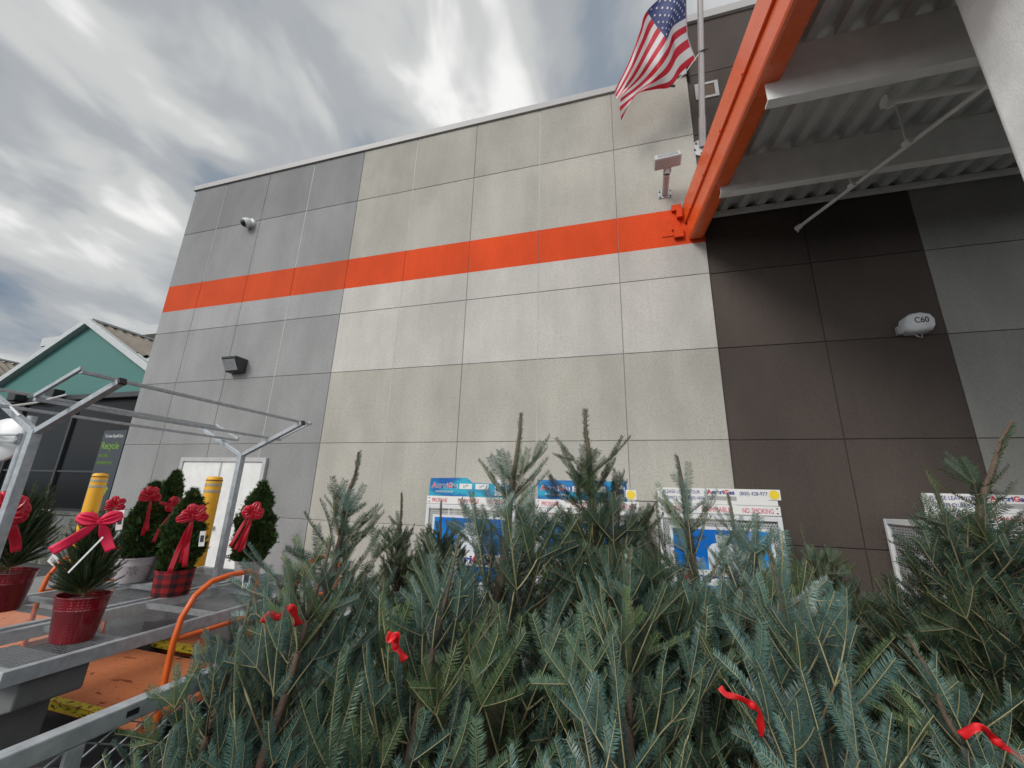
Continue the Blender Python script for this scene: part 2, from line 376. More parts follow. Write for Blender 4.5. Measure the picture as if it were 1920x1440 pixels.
b = MB(); skewbox(b, .958, .984, 5.585, 5.90); b.build('flashing', M['orange_paint'], eb, bevel=.004)
for k in range(6):
    y = 5.2-k*.62; b = MB(); b.tube([(cx(y, .946), y, 5.605), (cx(y, .960), y, 5.605)], .013, 8); b.build('bolt', M['orange_paint'], eb)
# bracket plates where the beam meets the wall
b = MB(); b.box((.80, WALL-.05, 5.80), (.934, WALL-.001, 5.90)); b.box((.86, WALL-.08, 5.66), (.934, WALL-.001, 5.80)); b.box((.64, WALL-.012, 5.40), (.90, WALL-.001, 5.68)); b.box((.80, WALL-.06, 5.34), (.93, WALL-.012, 5.50)); b.box((.78, WALL-.05, 5.48), (.82, WALL-.012, 5.52))
b.build('bracket', M['stripe'], can, bevel=.004)
for c in can.children:
    if c.name.startswith('bracket'): tint_attr(c.data, [(1, 1, 1, 1)]*len(c.data.vertices))
# corrugated deck (trapezoid ribs along the skewed side direction)
d = MB(); p = .235; n = 34; zl, zh = 5.668, 5.742
prof = []
for k in range(n):
    a = 1.19+k*p
    prof += [(a, zl), (a+.088, zl), (a+.122, zh), (a+.198, zh), (a+.235-.002, zl)]
vs = []; fs = []
for yy in (WALL-.004, YE):
    for (xx, z) in prof: vs.append((cx(yy, xx), yy, z))
for yy in (WALL-.004, YE):
    for (xx, z) in prof: vs.append((cx(yy, xx), yy, z+.003))
m_ = len(prof)
for i in range(m_-1):
    fs.append((i, i+1, i+1+m_, i+m_)); fs.append((i+2*m_, i+3*m_, i+1+3*m_, i+1+2*m_))
d.add(vs, fs); d.build('deck', M['deck'], can, fix=False)
d = MB(); d.add([(cx(WALL-.004, 1.19), WALL-.004, 5.755), (cx(WALL, 9.1), WALL-.004, 5.755), (cx(YE, 9.1), YE, 5.755), (cx(YE, 1.19), YE, 5.755), (cx(WALL-.004, 1.19), WALL-.004, 5.85), (cx(WALL, 9.1), WALL-.004, 5.85), (cx(YE, 9.1), YE, 5.85), (cx(YE, 1.19), YE, 5.85)],
            [(0, 3, 2, 1), (4, 5, 6, 7), (0, 1, 5, 4), (1, 2, 6, 5), (2, 3, 7, 6), (3, 0, 4, 7)]); d.build('roof', M['deck'], can)
for (y, zb, xs) in ((4.479, 5.20, 1.21), (3.232, 5.10, 1.34)):
    b = MB()
    b.box((xs, y-.012, zb+.02), (9.2, y+.012, 5.664)); b.box((xs, y-.013, zb), (9.2, y+.085, zb+.02)); b.build('cross_beam', M['steel_paint'], can, bevel=.004)
b = MB(); b.box((cx(YE, .96), YE-.16, 5.287), (10.2, YE-.002, 5.90)); b.build('front_beam', M['orange_paint'], can, bevel=.03)
b = MB(); b.bar((cx(5.44, 1.2), 5.46, 5.63), (9.1, 5.46, 5.63), .07, .05); b.build('ledger_angle', M['steel_paint'], can)
# column
b = MB(); b.box((2.39, 2.02, 0), (3.15, 2.8, 5.66)); col_ = b.build('column', M['column'], can)
md = col_.modifiers.new('bevel', 'BEVEL'); md.width = .05; md.segments = 5
rel(can)

# fire-sprinkler pipe under the deck
pp = thing('sprinkler_pipe', 'thin grey sprinkler pipe slanting under the canopy, its open end near the dark wall', 'pipe', (2.3, 5.3, 5.15))
A, B = onZ(1495, 428, 5.13), onZ(1836, 172, 5.13)
dirn = (B-A).normalized(); B2 = B+dirn*1.2
b = MB(); b.tube([A, B2], .021, 10); b.build('pipe', M['steel_paint'], pp, smooth=True)
b = MB(); b.tube([A-dirn*.012, A+dirn*.05], .034, 10); b.tube([A+dirn*.0+Vector((0, 0, -.03)), A+dirn*.0+Vector((0, 0, -.055))], .012, 8); b.build('end_fitting', M['steel_paint'], pp, smooth=True)
for (px, py) in ((1597, 348), (1700, 268)):
    q = onZ(px, py, 5.13); b = MB(); b.tube([q, q+Vector((0, 0, .52))], .008, 6); b.tube([q-dirn*.03, q+dirn*.03], .03, 10); b.build('hanger', M['steel_paint'], pp)
rel(pp)
p2 = thing('sprinkler_pipe', 'thick short grey pipe with a capped round end between two canopy beams', 'pipe', (2.5, 3.7, 5.3))
A, B = onZ(1662, 190, 5.32), onZ(1838, 160, 5.32); B = A+(B-A).normalized()*1.6
b = MB(); b.tube([A, B], .038, 12); b.build('pipe', M['steel_paint'], p2, smooth=True)
b = MB(); b.tube([A-(B-A)*.015, A+(B-A)*.035], .058, 12); b.tube([A+Vector((0, 0, -.05)), A+Vector((0, 0, -.085))], .014, 8); b.build('end_cap', M['steel_paint'], p2, smooth=True)
b = MB(); b.tube([A+(B-A)*.5, A+(B-A)*.5+Vector((0, 0, .35))], .008, 6); b.build('hanger', M['steel_paint'], p2)
rel(p2)

# ------------------------------------------------------------------ wall fittings
# security camera
q = onY(473, 420, WALL)
t = thing('security_camera', 'small white dome security camera high on the grey wall', 'camera', (q.x, WALL, q.z))
b = MB(); b.tube([(q.x, WALL, q.z), (q.x, WALL-.05, q.z)], [.10, .10], 20); b.build('mount', M['white_plastic'], t, smooth=True)
ax = Vector((-.35, -.75, -.55)).normalized(); c0 = Vector((q.x, WALL-.05, q.z))
b = MB(); b.tube([c0, c0+ax*.05, c0+ax*.12, c0+ax*.13], [.085, .10, .10, .085], 20); b.build('housing', M['white_plastic'], t, smooth=True)
b = MB(); b.tube([c0+ax*.13, c0+ax*.155, c0+ax*.175, c0+ax*.185], [.080, .07, .045, .01], 20); b.build('lens_dome', M['black'], t, smooth=True)
rel(t)
# wedge wall-pack lamp
q = onY(450, 688, WALL)
t = thing('wall_lamp', 'dark wedge-shaped wall lamp with a pale glass front on the grey wall', 'lamp', (q.x, WALL, q.z))
b = MB(); hw = .17
b.prism([(WALL-.001, q.z+.13), (WALL-.26, q.z+.13), (WALL-.26, q.z+.10), (WALL-.13, q.z-.13), (WALL-.001, q.z-.13)], 'x', q.x-hw, q.x+hw); b.build('housing', M['dark_metal'], t, bevel=.008)
fn = Vector((0, -.23, -.13)).normalized(); fu = Vector((0, -.13, .23)).normalized()
b = MB(); cc = Vector((q.x, WALL-.198, q.z-.018))+fn*.004; b.obox(cc, (hw*.86, 0, 0), fu*.105, fn*.003); b.build('lens', M['glass_grey'], t)
rel(t)
# flood light on an upright arm
q = onY(1247, 368, WALL)
t = thing('flood_light', 'pale grey floodlight tilted up on a wall arm beside the flagpole base', 'lamp', (q.x, WALL, q.z))
b = MB(); b.box((q.x-.095, WALL-.012, q.z-.035), (q.x+.095, WALL-.001, q.z+.10)); b.build('base_plate', M['lamp_grey'], t, bevel=.002)
for sx_ in (-.075, .075):
    for sz_ in (-.015, .08): b = MB(); b.tube([(q.x+sx_, WALL-.012, q.z+sz_), (q.x+sx_, WALL-.022, q.z+sz_)], .012, 6); b.build('bolt', M['dark_metal'], t)
P0 = Vector((q.x, WALL-.012, q.z+.03)); P1 = onY(1250, 327, WALL-.33)
b = MB(); b.tube([P0, P1], .045, 14); b.build('arm', M['lamp_grey'], t, smooth=True)
P2 = onY(1251, 317, WALL-.36)
b = MB(); b.tube([P2+Vector((-.05, 0, 0)), P2+Vector((.05, 0, 0))], .05, 14); b.tube([P1, P2], .05, 12); b.build('knuckle', M['lamp_grey'], t, smooth=True)
hc = onY(1251, 301, WALL-.42); hu = Vector((.05, -.85, .53)).normalized(); hn = Vector((0, -.53, -.85)).normalized()
b = MB(); b.obox(hc, (.18, .0, .01), hu*.08, hn*.10); b.build('lamp_head', M['lamp_grey'], t, bevel=.02)
b = MB(); b.obox(hc+hu*.0815, (.135, 0, .008), hn*.062, hu*.003); b.build('lens', M['glass_grey'], t, bevel=.002)
rel(t)
# white alarm bell housing marked C60
q = onY(1712, 610, WALL+.03)
t = thing('alarm_box', 'white rounded alarm housing marked C60 on the brown wall under the canopy', 'alarm', (q.x, WALL+.03, q.z))
out = [(-.155, -.10), (-.16, -.04), (-.13, .06), (-.07, .105), (.02, .115), (.11, .085), (.145, .02), (.14, -.06), (.11, -.11), (0, -.125), (-.10, -.13)]
b = MB(); nn = len(out); vs = []
for (k, sc, yy) in ((0, 1.0, WALL+.028), (1, 1.0, WALL-.07), (2, .93, WALL-.10), (3, .8, WALL-.115)):
    vs += [(q.x+a*sc, yy, q.z+c*sc) for a, c in out]
fs = [(k*nn+i, k*nn+(i+1) % nn, (k+1)*nn+(i+1) % nn, (k+1)*nn+i) for k in range(3) for i in range(nn)]+[tuple(3*nn+i for i in range(nn))]
b.add(vs, fs); b.build('housing', M['white_plastic'], t, smooth=True)
b = MB(); b.box((q.x-.19, WALL-.03, q.z-.12), (q.x-.12, WALL+.028, q.z-.02)); b.build('hinge_bracket', M['cap'], t, bevel=.006)
b = MB(); b.tube([(q.x-.07, WALL-.03, q.z-.12), (q.x-.02, WALL-.04, q.z-.17), (q.x+.02, WALL-.03, q.z-.18), (q.x+.03, WALL-.02, q.z-.13)], .006, 6); b.build('cable', M['cap'], t)
text_on_wall('marking', 'C60', .10, [M['ink']], (q.x-.065, WALL-.1165, q.z-.025), t, width=.135, offset=.001)
rel(t)
# flagpole and flag
pb = onY(1317, 278, WALL+.03)
t = thing('flag_pole', 'grey metal flagpole rising from a round plate on the wall above the orange beam', 'flagpole', (pb.x, WALL, pb.z))
b = MB(); b.tube([(pb.x, WALL+.029, pb.z), (pb.x, WALL+.005, pb.z)], .155, 28); b.build('base_plate', M['lamp_grey'], t)
for a in range(6):
    an = a*math.pi/3+.3; b = MB(); b.tube([(pb.x+.12*math.cos(an), WALL+.005, pb.z+.12*math.sin(an)), (pb.x+.12*math.cos(an), WALL-.012, pb.z+.12*math.sin(an))], .014, 6); b.build('bolt', M['dark_metal'], t)
pd = Vector((0, -.42, .90)).normalized(); pb0 = Vector((pb.x, WALL+.005, pb.z))
b = MB(); b.tube([pb0, pb0+pd*.42], .052, 16); b.build('socket', M['alu'], t, smooth=True)
b = MB(); b.tube([pb0+pd*.40, pb0+pd*3.4], [.045, .036], 16); b.build('pole', M['alu'], t, smooth=True)
b = MB(); pt = pb0+pd*3.43; b.lathe([(.001, .06), (.04, .045), (.06, 0), (.04, -.045), (.001, -.06)], pt, 16); b.build('ball', M['alu'], t, smooth=True)
kn = pb0+pd*1.30
b = MB(); b.tube([kn-pd*.01, kn+pd*.01], .05, 12); b.tube([kn+Vector((.0, -.03, 0)), kn+Vector((.09, -.04, -.005))], .012, 6); b.build('cleat', M['dark_metal'], t)
rel(t)

fl = thing('flag', 'red, white and blue striped flag with stars hanging folded beside its pole', 'flag', (pb.x-.3, WALL-.7, pb.z+1.0))
def pole_at(px, py):      # point on the pole's slope plane seen through a pixel
    d_ = ray(px, py); nrm = Vector((0, pd.z, -pd.y)); tt = (pb0-EYE).dot(nrm)/d_.dot(nrm); return EYE+d_*tt
UC = [0, .2, .4, .6, .8, 1.0]; VC = [0, .27, .54, .77, 1.0]
CP = [[(1286, -58), (1287, -12), (1288, 33), (1291, 72), (1306, 112)],
      [(1262, -26), (1266, 10), (1262, 50), (1268, 90), (1277, 136)],
      [(1213, 21), (1230, 48), (1250, 76), (1254, 118), (1257, 163)],
      [(1200, 58), (1209, 88), (1226, 112), (1236, 140), (1226, 168)],
      [(1179, 116), (1183, 140), (1200, 148), (1206, 164), (1190, 180)],
      [(1152, 171), (1156, 184), (1164, 180), (1162, 200), (1165, 226)]]
DZ = [[0, 0, 0, 0, 0], [.10, .16, .20, .12, .04], [.02, .10, .16, .02, -.10], [.10, -.06, .06, .16, -.02], [.02, .14, -.04, -.12, .08], [.0, -.08, .10, .12, .02]]
def cr(p0, p1, p2, p3, t): return .5*((2*p1)+(-p0+p2)*t+(2*p0-5*p1+4*p2-p3)*t*t+(-p0+3*p1-3*p2+p3)*t**3)
def interp(tab, ks, x):
    i = min(max([k for k in range(len(ks)) if ks[k] <= x+1e-9]), len(ks)-2); t_ = (x-ks[i])/(ks[i+1]-ks[i]); g_ = lambda k: tab[min(max(k, 0), len(ks)-1)]
    return cr(g_(i-1), g_(i), g_(i+1), g_(i+2), t_)
NU, NV = 95, 65
CPn = [[np.array([a[0], a[1], dz]) for a, dz in zip(r, z)] for r, z in zip(CP, DZ)]
def flag_pt(u, v):
    cv = [interp(r, VC, v) for r in CPn]; q_ = interp(cv, UC, u)
    base = pole_at(q_[0], q_[1]); dd = (base-EYE)
    wv = .022*math.sin(u*15+v*5)*min(1, u*4)+.018*math.sin(u*9-v*11)*min(1, u*4)
    return EYE+dd*(1+(-.35*u-q_[2]*.8+wv*1.6)/dd.length)
vs = [flag_pt(i/NU, j/NV) for i in range(NU+1) for j in range(NV+1)]
b = MB(); fs = []; ms_ = []
for i in range(NU):
    for j in range(NV):
        a = i*(NV+1)+j; fs.append((a, a+1, a+NV+2, a+NV+1)); st = int((j+.5)/NV*13)
        u_c = (i+.5)/NU
        ms_.append(3 if i < 2 else (2 if (u_c < .4 and st < 7) else (0 if st % 2 == 0 else 1)))
b.v = [tuple(v) for v in vs]; b.f = fs; b.m = ms_
def cloth_mat(name, col, tr=.22):
    m, nt, bs = new_mat(name); n = obj_noise(nt, 300, 2)
    c = mixc(nt, n, scaled(col, .88), scaled(col, 1.05)); L(nt, c, bs.inputs['Base Color']); bs.inputs['Roughness'].default_value = .6
    tl = N(nt, 'ShaderNodeBsdfTranslucent'); L(nt, c, tl.inputs[0]); mx = N(nt, 'ShaderNodeMixShader'); mx.inputs[0].default_value = tr
    L(nt, bs.outputs[0], mx.inputs[1]); L(nt, tl.outputs[0], mx.inputs[2]); L(nt, mx.outputs[0], nt.nodes['Material Output'].inputs[0]); return m
FM = [cloth_mat('flag_red', (.62, .012, .035)), cloth_mat('flag_white', (.80, .77, .77)), cloth_mat('flag_blue', (.045, .062, .21)), cloth_mat('flag_header', (.55, .47, .50), .15)]
flg = b.build('flag_cloth', FM, fl, smooth=True, fix=False)
# stars laid on both sides of the canton
for r_ in range(9):
    for c_i in range(6 if r_ % 2 == 0 else 5):
        u0 = (.02+.38*((c_i*2+1+(r_ % 2))/12)); v0 = 7/13*((r_+1)/10); F1 = []; B1 = []; ce = flag_pt(u0, v0)
        pts = []
        for k in range(10):
            rad = (.017 if k % 2 == 0 else .0068); an = k*math.pi/5
            pts.append(flag_pt(u0+rad*math.sin(an)*.62, v0-rad*math.cos(an)*1.05))
        nr = (pts[0]-ce).cross(pts[3]-ce).normalized()*.005
        b = MB(); b.add([ce+nr]+[p_+nr for p_ in pts]+[ce-nr]+[p_-nr for p_ in pts],
            [(0, k+1, (k+1) % 10+1) for k in range(10)]+[(11, (k+1) % 10+12, k+12) for k in range(10)]+[(k+1, k+12, (k+1) % 10+12, (k+1) % 10+1) for k in range(10)])
        b.build('star', M['white_card'], flg, fix=False)
cl = flag_pt(.37, 1.0)
b = MB(); b.tube([cl+Vector((-.02, 0, 0)), cl+Vector((.03, -.01, -.035))], .018, 8); b.build('clip', M['dark_metal'], fl)
b = MB(); b.tube([cl+Vector((.01, 0, 0)), (cl+kn)/2+Vector((0, 0, -.03)), kn+Vector((0, -.04, 0))], .006, 6); b.build('cord', M['white_card'], fl)
rel(fl)
# ------------------------------------------------------------------ garden centre behind the store's left corner
YG = 6.3
gx = lambda px, py: onY(px, py, YG)
t = thing('garden_centre', 'green gabled garden centre with corrugated roof, dark shaded front and recycling banner', 'building', (-13.4, YG, 0))
pk = gx(172, 606); rl = gx(0, 724); ed = gx(281, 694)
sl = (pk.z-rl.z)/(pk.x-rl.x); zb = 3.73
xl = pk.x-(pk.z-zb)/sl; xr = pk.x+(pk.z-zb)/sl
b = MB(); b.prism([(xl, zb), (xr, zb), (pk.x, pk.z)], 'y', YG, YG+.08); b.build('gable_wall', M['green_clad'], t)
def rake(a, c, nm='rake_trim'):
    b = MB(); a = Vector(a); c = Vector(c); d_ = (c-a).normalized(); up_ = Vector((-d_.z, 0, d_.x)); up_ = up_ if up_.z > 0 else -up_
    b.obox((a+c)/2+up_*.03+Vector((0, -.06, 0)), (c-a)/2, (0, .075, 0), up_*.075); return b.build(nm, M['trim'], t, bevel=.008)
rake((xl-.5, YG, zb-.5*sl), (pk.x+.03, YG, pk.z)); rake((xr+.5, YG-.002, zb-.5*sl), (pk.x-.03, YG-.002, pk.z))
def corr_slope(name, m, x0, z0, x1, z1, ya, yb, amp=.035, pitch=.22):   # corrugated sheet, ribs running down the slope
    b = MB(); n = int((yb-ya)/pitch*4); vs = []; fs = []
    for k in range(n+1):
        y = ya+(yb-ya)*k/n; o = amp*math.sin(k*math.pi/2)
        vs += [(x0, y, z0+o), (x1, y, z1+o)]
    for k in range(n): fs.append((2*k, 2*k+2, 2*k+3, 2*k+1))
    b.add(vs, fs); return b.build(name, m, t, smooth=True, fix=False)
h = .45
xm = pk.x+(xr-pk.x)*.5; zm = pk.z-(pk.z-zb)*.5
corr_slope('roof_sheet', M['poly'], pk.x, pk.z+.06, xm, zm+.06, YG+.05, YG+9)
corr_slope('roof_sheet', M['poly_white'], xm-.02, zm+.03, xr+.5, zb-.5*sl+.05, YG+.05, YG+9, .05, .3)
corr_slope('roof_sheet', M['poly'], xl-.5, zb-.5*sl+.05, pk.x, pk.z+.06, YG+.05, YG+9)
b = MB(); b.bar((pk.x, YG-.05, pk.z+.09), (pk.x, YG+9, pk.z+.09), .14, .05); b.build('ridge_cap', M['trim'], t)
# neighbouring bay to the left
pk2 = pk.x-2*(pk.x-xl)-.4
xm2 = pk2+(pk.x-xl)*.5
corr_slope('roof_sheet', M['poly'], pk2, pk.z+.06, xm2, zm+.06, YG+.05, YG+9)
corr_slope('roof_sheet', M['poly_white'], xm2-.02, zm+.03, xl-.1, zb+.0, YG+.05, YG+9, .05, .3)
b = MB(); b.prism([(2*pk2-xl, zb), (xl-.1, zb), (pk2, pk.z)], 'y', YG, YG+.08); b.build('gable_wall', M['green_clad'], t)
b = MB(); b.bar((pk2, YG-.05, pk.z+.09), (pk2, YG+9, pk.z+.09), .14, .05); b.build('ridge_cap', M['trim'], t)
# dark shaded front
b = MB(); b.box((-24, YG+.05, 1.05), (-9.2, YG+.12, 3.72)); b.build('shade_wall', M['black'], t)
b = MB(); b.box((-24, YG-.14, 3.60), (-9.5, YG+.049, 3.728)); b.build('head_beam', M['dark_metal'], t, bevel=.01)
for px in (60, 128):
    q = gx(px, 742); b = MB(); b.box((q.x-.16, YG-.36, 3.60), (q.x+.16, YG-.141, 3.84)); b.build('lamp_box', M['black'], t, bevel=.02)
m, nt_, bs = new_mat('dark_glazing'); bs.inputs['Base Color'].default_value = (.008, .009, .010, 1); bs.inputs['Roughness'].default_value = .16; bs.inputs['Specular IOR Level'].default_value = .12; M['dark_glass'] = m
for k in range(6):
    xa = -10.9-k*2.05
    b = MB(); b.box((xa-1.98, YG+.03, 1.12), (xa, YG+.049, 3.52)); pn = b.build('glazing', M['dark_glass'], t)
    b = MB(); b.box((xa-2.05, YG-.02, 1.06), (xa-1.98, YG+.049, 3.59)); b.build('mullion', M['dark_metal'], t)
    b = MB(); b.box((xa-1.98, YG+.0, 1.9), (xa, YG+.029, 1.94)); b.build('transom', M['dark_metal'], t)
# recycling banner
q0, q1 = gx(197, 808), gx(240, 806)
bx0, bx1 = q0.x+.06, q1.x+.06
bz1 = q0.z; bn = MB(); bn.box((bx0, YG-.04, 1.10), (bx1, YG-.021, bz1)); ban = bn.build('banner', mat('banner_sheet', (.035, .045, .055), .4), t)
bw = bx1-bx0
text_on_wall('banner_heading', 'The Home Depot\u00ae Cares', .1, [M['white_card']], (bx0+.08, YG-.043, bz1-.16), ban, width=bw*.78)
text_on_wall('banner_word', 'Recycle', .22, [M['lime']], (bx0+.05, YG-.043, bz1-.42), ban, width=bw*.75, offset=.004)
text_on_wall('banner_line', 'your plant', .13, [M['lime']], (bx0+.05, YG-.043, bz1-.60), ban, width=bw*.45)
text_on_wall('banner_line', 'containers here.', .13, [M['lime']], (bx0+.05, YG-.043, bz1-.76), ban, width=bw*.68)
rc = Vector((bx0+bw*.46, YG-.043, bz1-1.28))
for k in range(3):     # three chasing arrows round a plant pot sketch
    a0 = math.radians(90+k*120)
    b = MB(); po = []
    for s_i in range(7): an = a0-.75+s_i*.2; po.append((an, .20, .29))
    vs = [(rc.x+r0*math.cos(a), rc.y, rc.z+r0*math.sin(a)) for a, r0, r1 in po]+[(rc.x+r1*math.cos(a), rc.y, rc.z+r1*math.sin(a)) for a, r0, r1 in po]
    fs = [(i, i+1, i+8, i+7) for i in range(6)]; a = po[-1][0]
    vs += [(rc.x+.15*math.cos(a), rc.y, rc.z+.15*math.sin(a)), (rc.x+.34*math.cos(a), rc.y, rc.z+.34*math.sin(a)), (rc.x+.25*math.cos(a+.35), rc.y, rc.z+.25*math.sin(a+.35))]
    b.add(vs, fs+[(14, 15, 16)]); b.build('recycling_arrow', M['lime'], ban)
    b = MB(); cen = Vector((rc.x+.13*math.cos(a0), rc.y, rc.z+.13*math.sin(a0)))
    b.add([(cen.x-.05, cen.y, cen.z+.06), (cen.x+.05, cen.y, cen.z+.06), (cen.x+.035, cen.y, cen.z-.05), (cen.x-.035, cen.y, cen.z-.05)], [(0, 1, 2, 3)]); b.build('printed_pot', M['white_card'], ban)
# flat canopy behind the gable
f0, f1 = onY(80, 634, 10), onY(300, 599, 10)
b = MB(); b.box((f0.x, 10, f0.z-.38), (-8, 10.1, f0.z)); b.box((f0.x, 10.1, f0.z-.10), (-8, 16, f0.z)); b.build('rear_canopy', M['trim'], t)
b = MB(); b.box((f0.x+.8, 10.3, 0), (f0.x+1.3, 10.8, f0.z-.1)); b.build('rear_post', M['trim'], t)
rel(t)

# mossy block wall
t = thing('block_wall', 'low wall of dirty concrete blocks below the dark garden centre windows', 'wall', (-13, YG-.15, 0))
m, nt_, bs = new_mat('mossy_blocks')
n1 = obj_noise(nt_, 3.5, 6, .65); n2 = obj_noise(nt_, 11, 4, .6)
c = ramp(nt_, n1, [(.30, (.028, .030, .020)), (.48, (.075, .078, .06)), (.60, (.15, .15, .13)), (.75, (.30, .31, .28))]); c = mixc(nt_, .4, c, ramp(nt_, n2, [(.35, (.02, .022, .015)), (.65, (.2, .2, .18))])); L(nt_, c, bs.inputs['Base Color']); bs.inputs['Roughness'].default_value = .9
bn_ = N(nt_, 'ShaderNodeBump'); bn_.inputs['Strength'].default_value = 1; bn_.inputs['Distance'].default_value = .02; L(nt_, n2, bn_.inputs['Height']); L(nt_, bn_.outputs[0], bs.inputs['Normal'])
b = MB(); rr = random.Random(2)
for r_ in range(5):
    x = -24+(r_ % 2)*.3
    while x < -9.6:
        w_ = .6; j_ = rr.uniform(-.012, .012)
        b.box((x+.006, YG-.28+j_, r_*.20+.004), (x+w_-.006, YG-.02, r_*.20+.196)); x += w_
b.build('block_courses', m, t, bevel=.015)
b = MB(); b.box((-24, YG-.27, 0), (-9.6, YG-.03, .99)); b.build('mortar_core', M['concrete_dark'], t)
b = MB(); b.box((-24, YG-.30, 1.0), (-9.6, YG-.0, 1.05)); b.build('coping', m, t, bevel=.01)
rel(t)
q = onY(60, 952, YG-.2)
b = MB(); b.tube([(q.x-1.0, YG-.2, 1.07), (q.x-.4, YG-.24, 1.10), (q.x+.1, YG-.22, 1.075), (q.x+.6, YG-.18, 1.07)], [.012, .02, .025, .01], 7)
tag(b.build('rolled_sheet', M['white_card'], smooth=True), 'strip of crumpled white sheet lying on the block wall', 'debris')

# round mirror on a pole, far left
t = thing('traffic_mirror', 'back of a round pale mirror bracketed to a grey pole at the left edge', 'mirror', (-5.6, 2.5, 0))
pA, pB = dep(58, 790, 3.9), dep(4, 935, 3.9)
vx = (pA+pB)/2
b = MB(); b.tube([(pA.x, pA.y, 0), (pA.x, pA.y, pA.z+.05)], .035, 12); b.build('pole', M['galv'], t, smooth=True)
mc = dep(4, 824, 3.9)
nrm = Vector((.35, -.93, .1)).normalized(); e1 = nrm.cross(Vector((0, 0, 1))).normalized(); e2 = e1.cross(nrm)
b = MB(); prof = [(.02, .05), (.13, .035), (.20, .01), (.215, 0), (.215, -.03)]; vs = []
for r0, h0 in prof:
    for k in range(28): a = k*2*math.pi/28; vs.append(mc+e1*r0*math.cos(a)+e2*r0*math.sin(a)+nrm*h0)
fs = [(i*28+k, i*28+(k+1) % 28, (i+1)*28+(k+1) % 28, (i+1)*28+k) for i in range(4) for k in range(28)]+[tuple(range(28))]
b.add(vs, fs); b.build('mirror_back', M['white_plastic'], t, smooth=True)
b = MB(); tgt = Vector((pA.x, pA.y, mc.z)); b.bar(mc+nrm*.05-e1*.18, tgt+nrm*.05, .03, .10); b.bar(mc+nrm*.07+Vector((0, 0, .03)), tgt+nrm*.07+Vector((0, 0, .03)), .02, .02); b.bar(mc+nrm*.07-Vector((0, 0, .03)), tgt+nrm*.07-Vector((0, 0, .03)), .02, .02); b.build('bracket', M['galv'], t, bevel=.003)
rel(t)

# ------------------------------------------------------------------ yellow bollards
def bollard(px, py, Y, label):
    q = onY(px, py, Y); r = .095; zt_ = q.z
    t = thing('bollard', label, 'bollard', (q.x, Y, .0), 'tall yellow bollards in front of the store wall')
    b = MB(); b.lathe([(r, 0), (r, zt_-.05), (r*.97, zt_-.025), (r*.8, zt_-.008), (.001, zt_)], (q.x, Y, 0), 32); b.build('sleeve', M['yellow'], t, smooth=True)
    for z_ in (zt_-.115, zt_-.20):
        b = MB(); b.lathe([(r+.001, z_-.018), (r+.003, z_-.016), (r+.003, z_+.016), (r+.001, z_+.018)], (q.x, Y, 0), 32); b.build('reflective_band', M['refl'], t, smooth=True)
    b = MB(); b.lathe([(r+.001, zt_-.062), (r+.004, zt_-.060), (r+.004, zt_-.052), (r+.001, zt_-.05)], (q.x, Y, 0), 32); b.build('cap_groove', M['dark_metal'], t, smooth=True)
    rel(t)
bollard(190, 887, 4.35, 'yellow bollard in front of the dark garden centre windows')
bollard(404, 893, 4.35, 'yellow bollard in front of the white double doors')

# ------------------------------------------------------------------ galvanised benches
def expanded(mb, o, e1, e2, L1, L2, d1, d2, w, th, nrm):     # expanded metal: zigzag strands along e1 joined side by side
    o, e1, e2, nrm = Vector(o), Vector(e1), Vector(e2), Vector(nrm); n1 = int(L1/d1); n2 = int(L2/d2)
    for j in range(n2):
        for i in range(n1*2):
            s0 = (i % 2); s1 = 1-s0
            for flip in (0, 1):
                a0 = (s0 if not flip else 1-s0); a1 = 1-a0
                p = o+e1*(i*d1/2)+e2*((j+a0*.5)*d2); q_ = o+e1*((i+1)*d1/2)+e2*((j+a1*.5)*d2)
                if flip: p = o+e1*(i*d1/2)+e2*((j+1-s0*.5)*d2) ; q_ = o+e1*((i+1)*d1/2)+e2*((j+1-s1*.5)*d2)
                dd = (q_-p).normalized(); sd_ = dd.cross(nrm)*w/2; k = nrm*th
                mb.add([p-sd_, q_-sd_, q_+sd_, p+sd_, p-sd_-k, q_-sd_-k], [(0, 1, 2, 3), (0, 4, 5, 1)])
def bench(x0, x1, y0, y1, z, label):
    t = thing('display_bench', label, 'bench', ((x0+x1)/2, y0, 0), 'galvanised mesh display benches')
    f = MB(); f.box((x0, y0, z-.075), (x0+.045, y1, z)); f.build('side_rail', M['galv'], t, bevel=.003)
    f = MB(); f.box((x1-.045, y0, z-.075), (x1, y1, z)); f.build('side_rail', M['galv'], t, bevel=.003)
    f = MB(); f.box((x0+.045, y0, z-.074), (x1-.045, y0+.045, z-.001)); f.build('end_rail', M['galv'], t, bevel=.003)
    f = MB(); f.box((x0+.045, y1-.045, z-.074), (x1-.045, y1, z-.001)); f.build('end_rail', M['galv'], t, bevel=.003)
    y = y0+.55
    while y < y1-.2:
        f = MB(); f.box((x0+.046, y-.02, z-.045), (x1-.046, y+.02, z-.012)); f.build('cross_member', M['galv'], t); y += .62
    e = MB(); expanded(e, (x0+.045, y0+.045, z-.004), (0, 1, 0), (1, 0, 0), y1-y0-.09, x1-x0-.09, .052, .026, .0030, .001, (0, 0, 1))
    e.build('mesh_deck', M['galv'], t, fix=False)
    for yy in (y0+.10, (y0+y1)/2+.3, y1-.45):
        f = MB(); pr = [(x0+.08, z-.076), (x1-.04, z-.076), (x1-.05, z-.22), (x1-.14, z-.25), (x1-.28, z-.26), (x1-.31, .0), (x0+.34, .0), (x0+.31, z-.26), (x0+.18, z-.25), (x0+.09, z-.24)]
        f.prism(pr, 'y', yy, yy+.30); f.build('concrete_leg', M['concrete_dark'], t, bevel=.012)
    return rel(t)
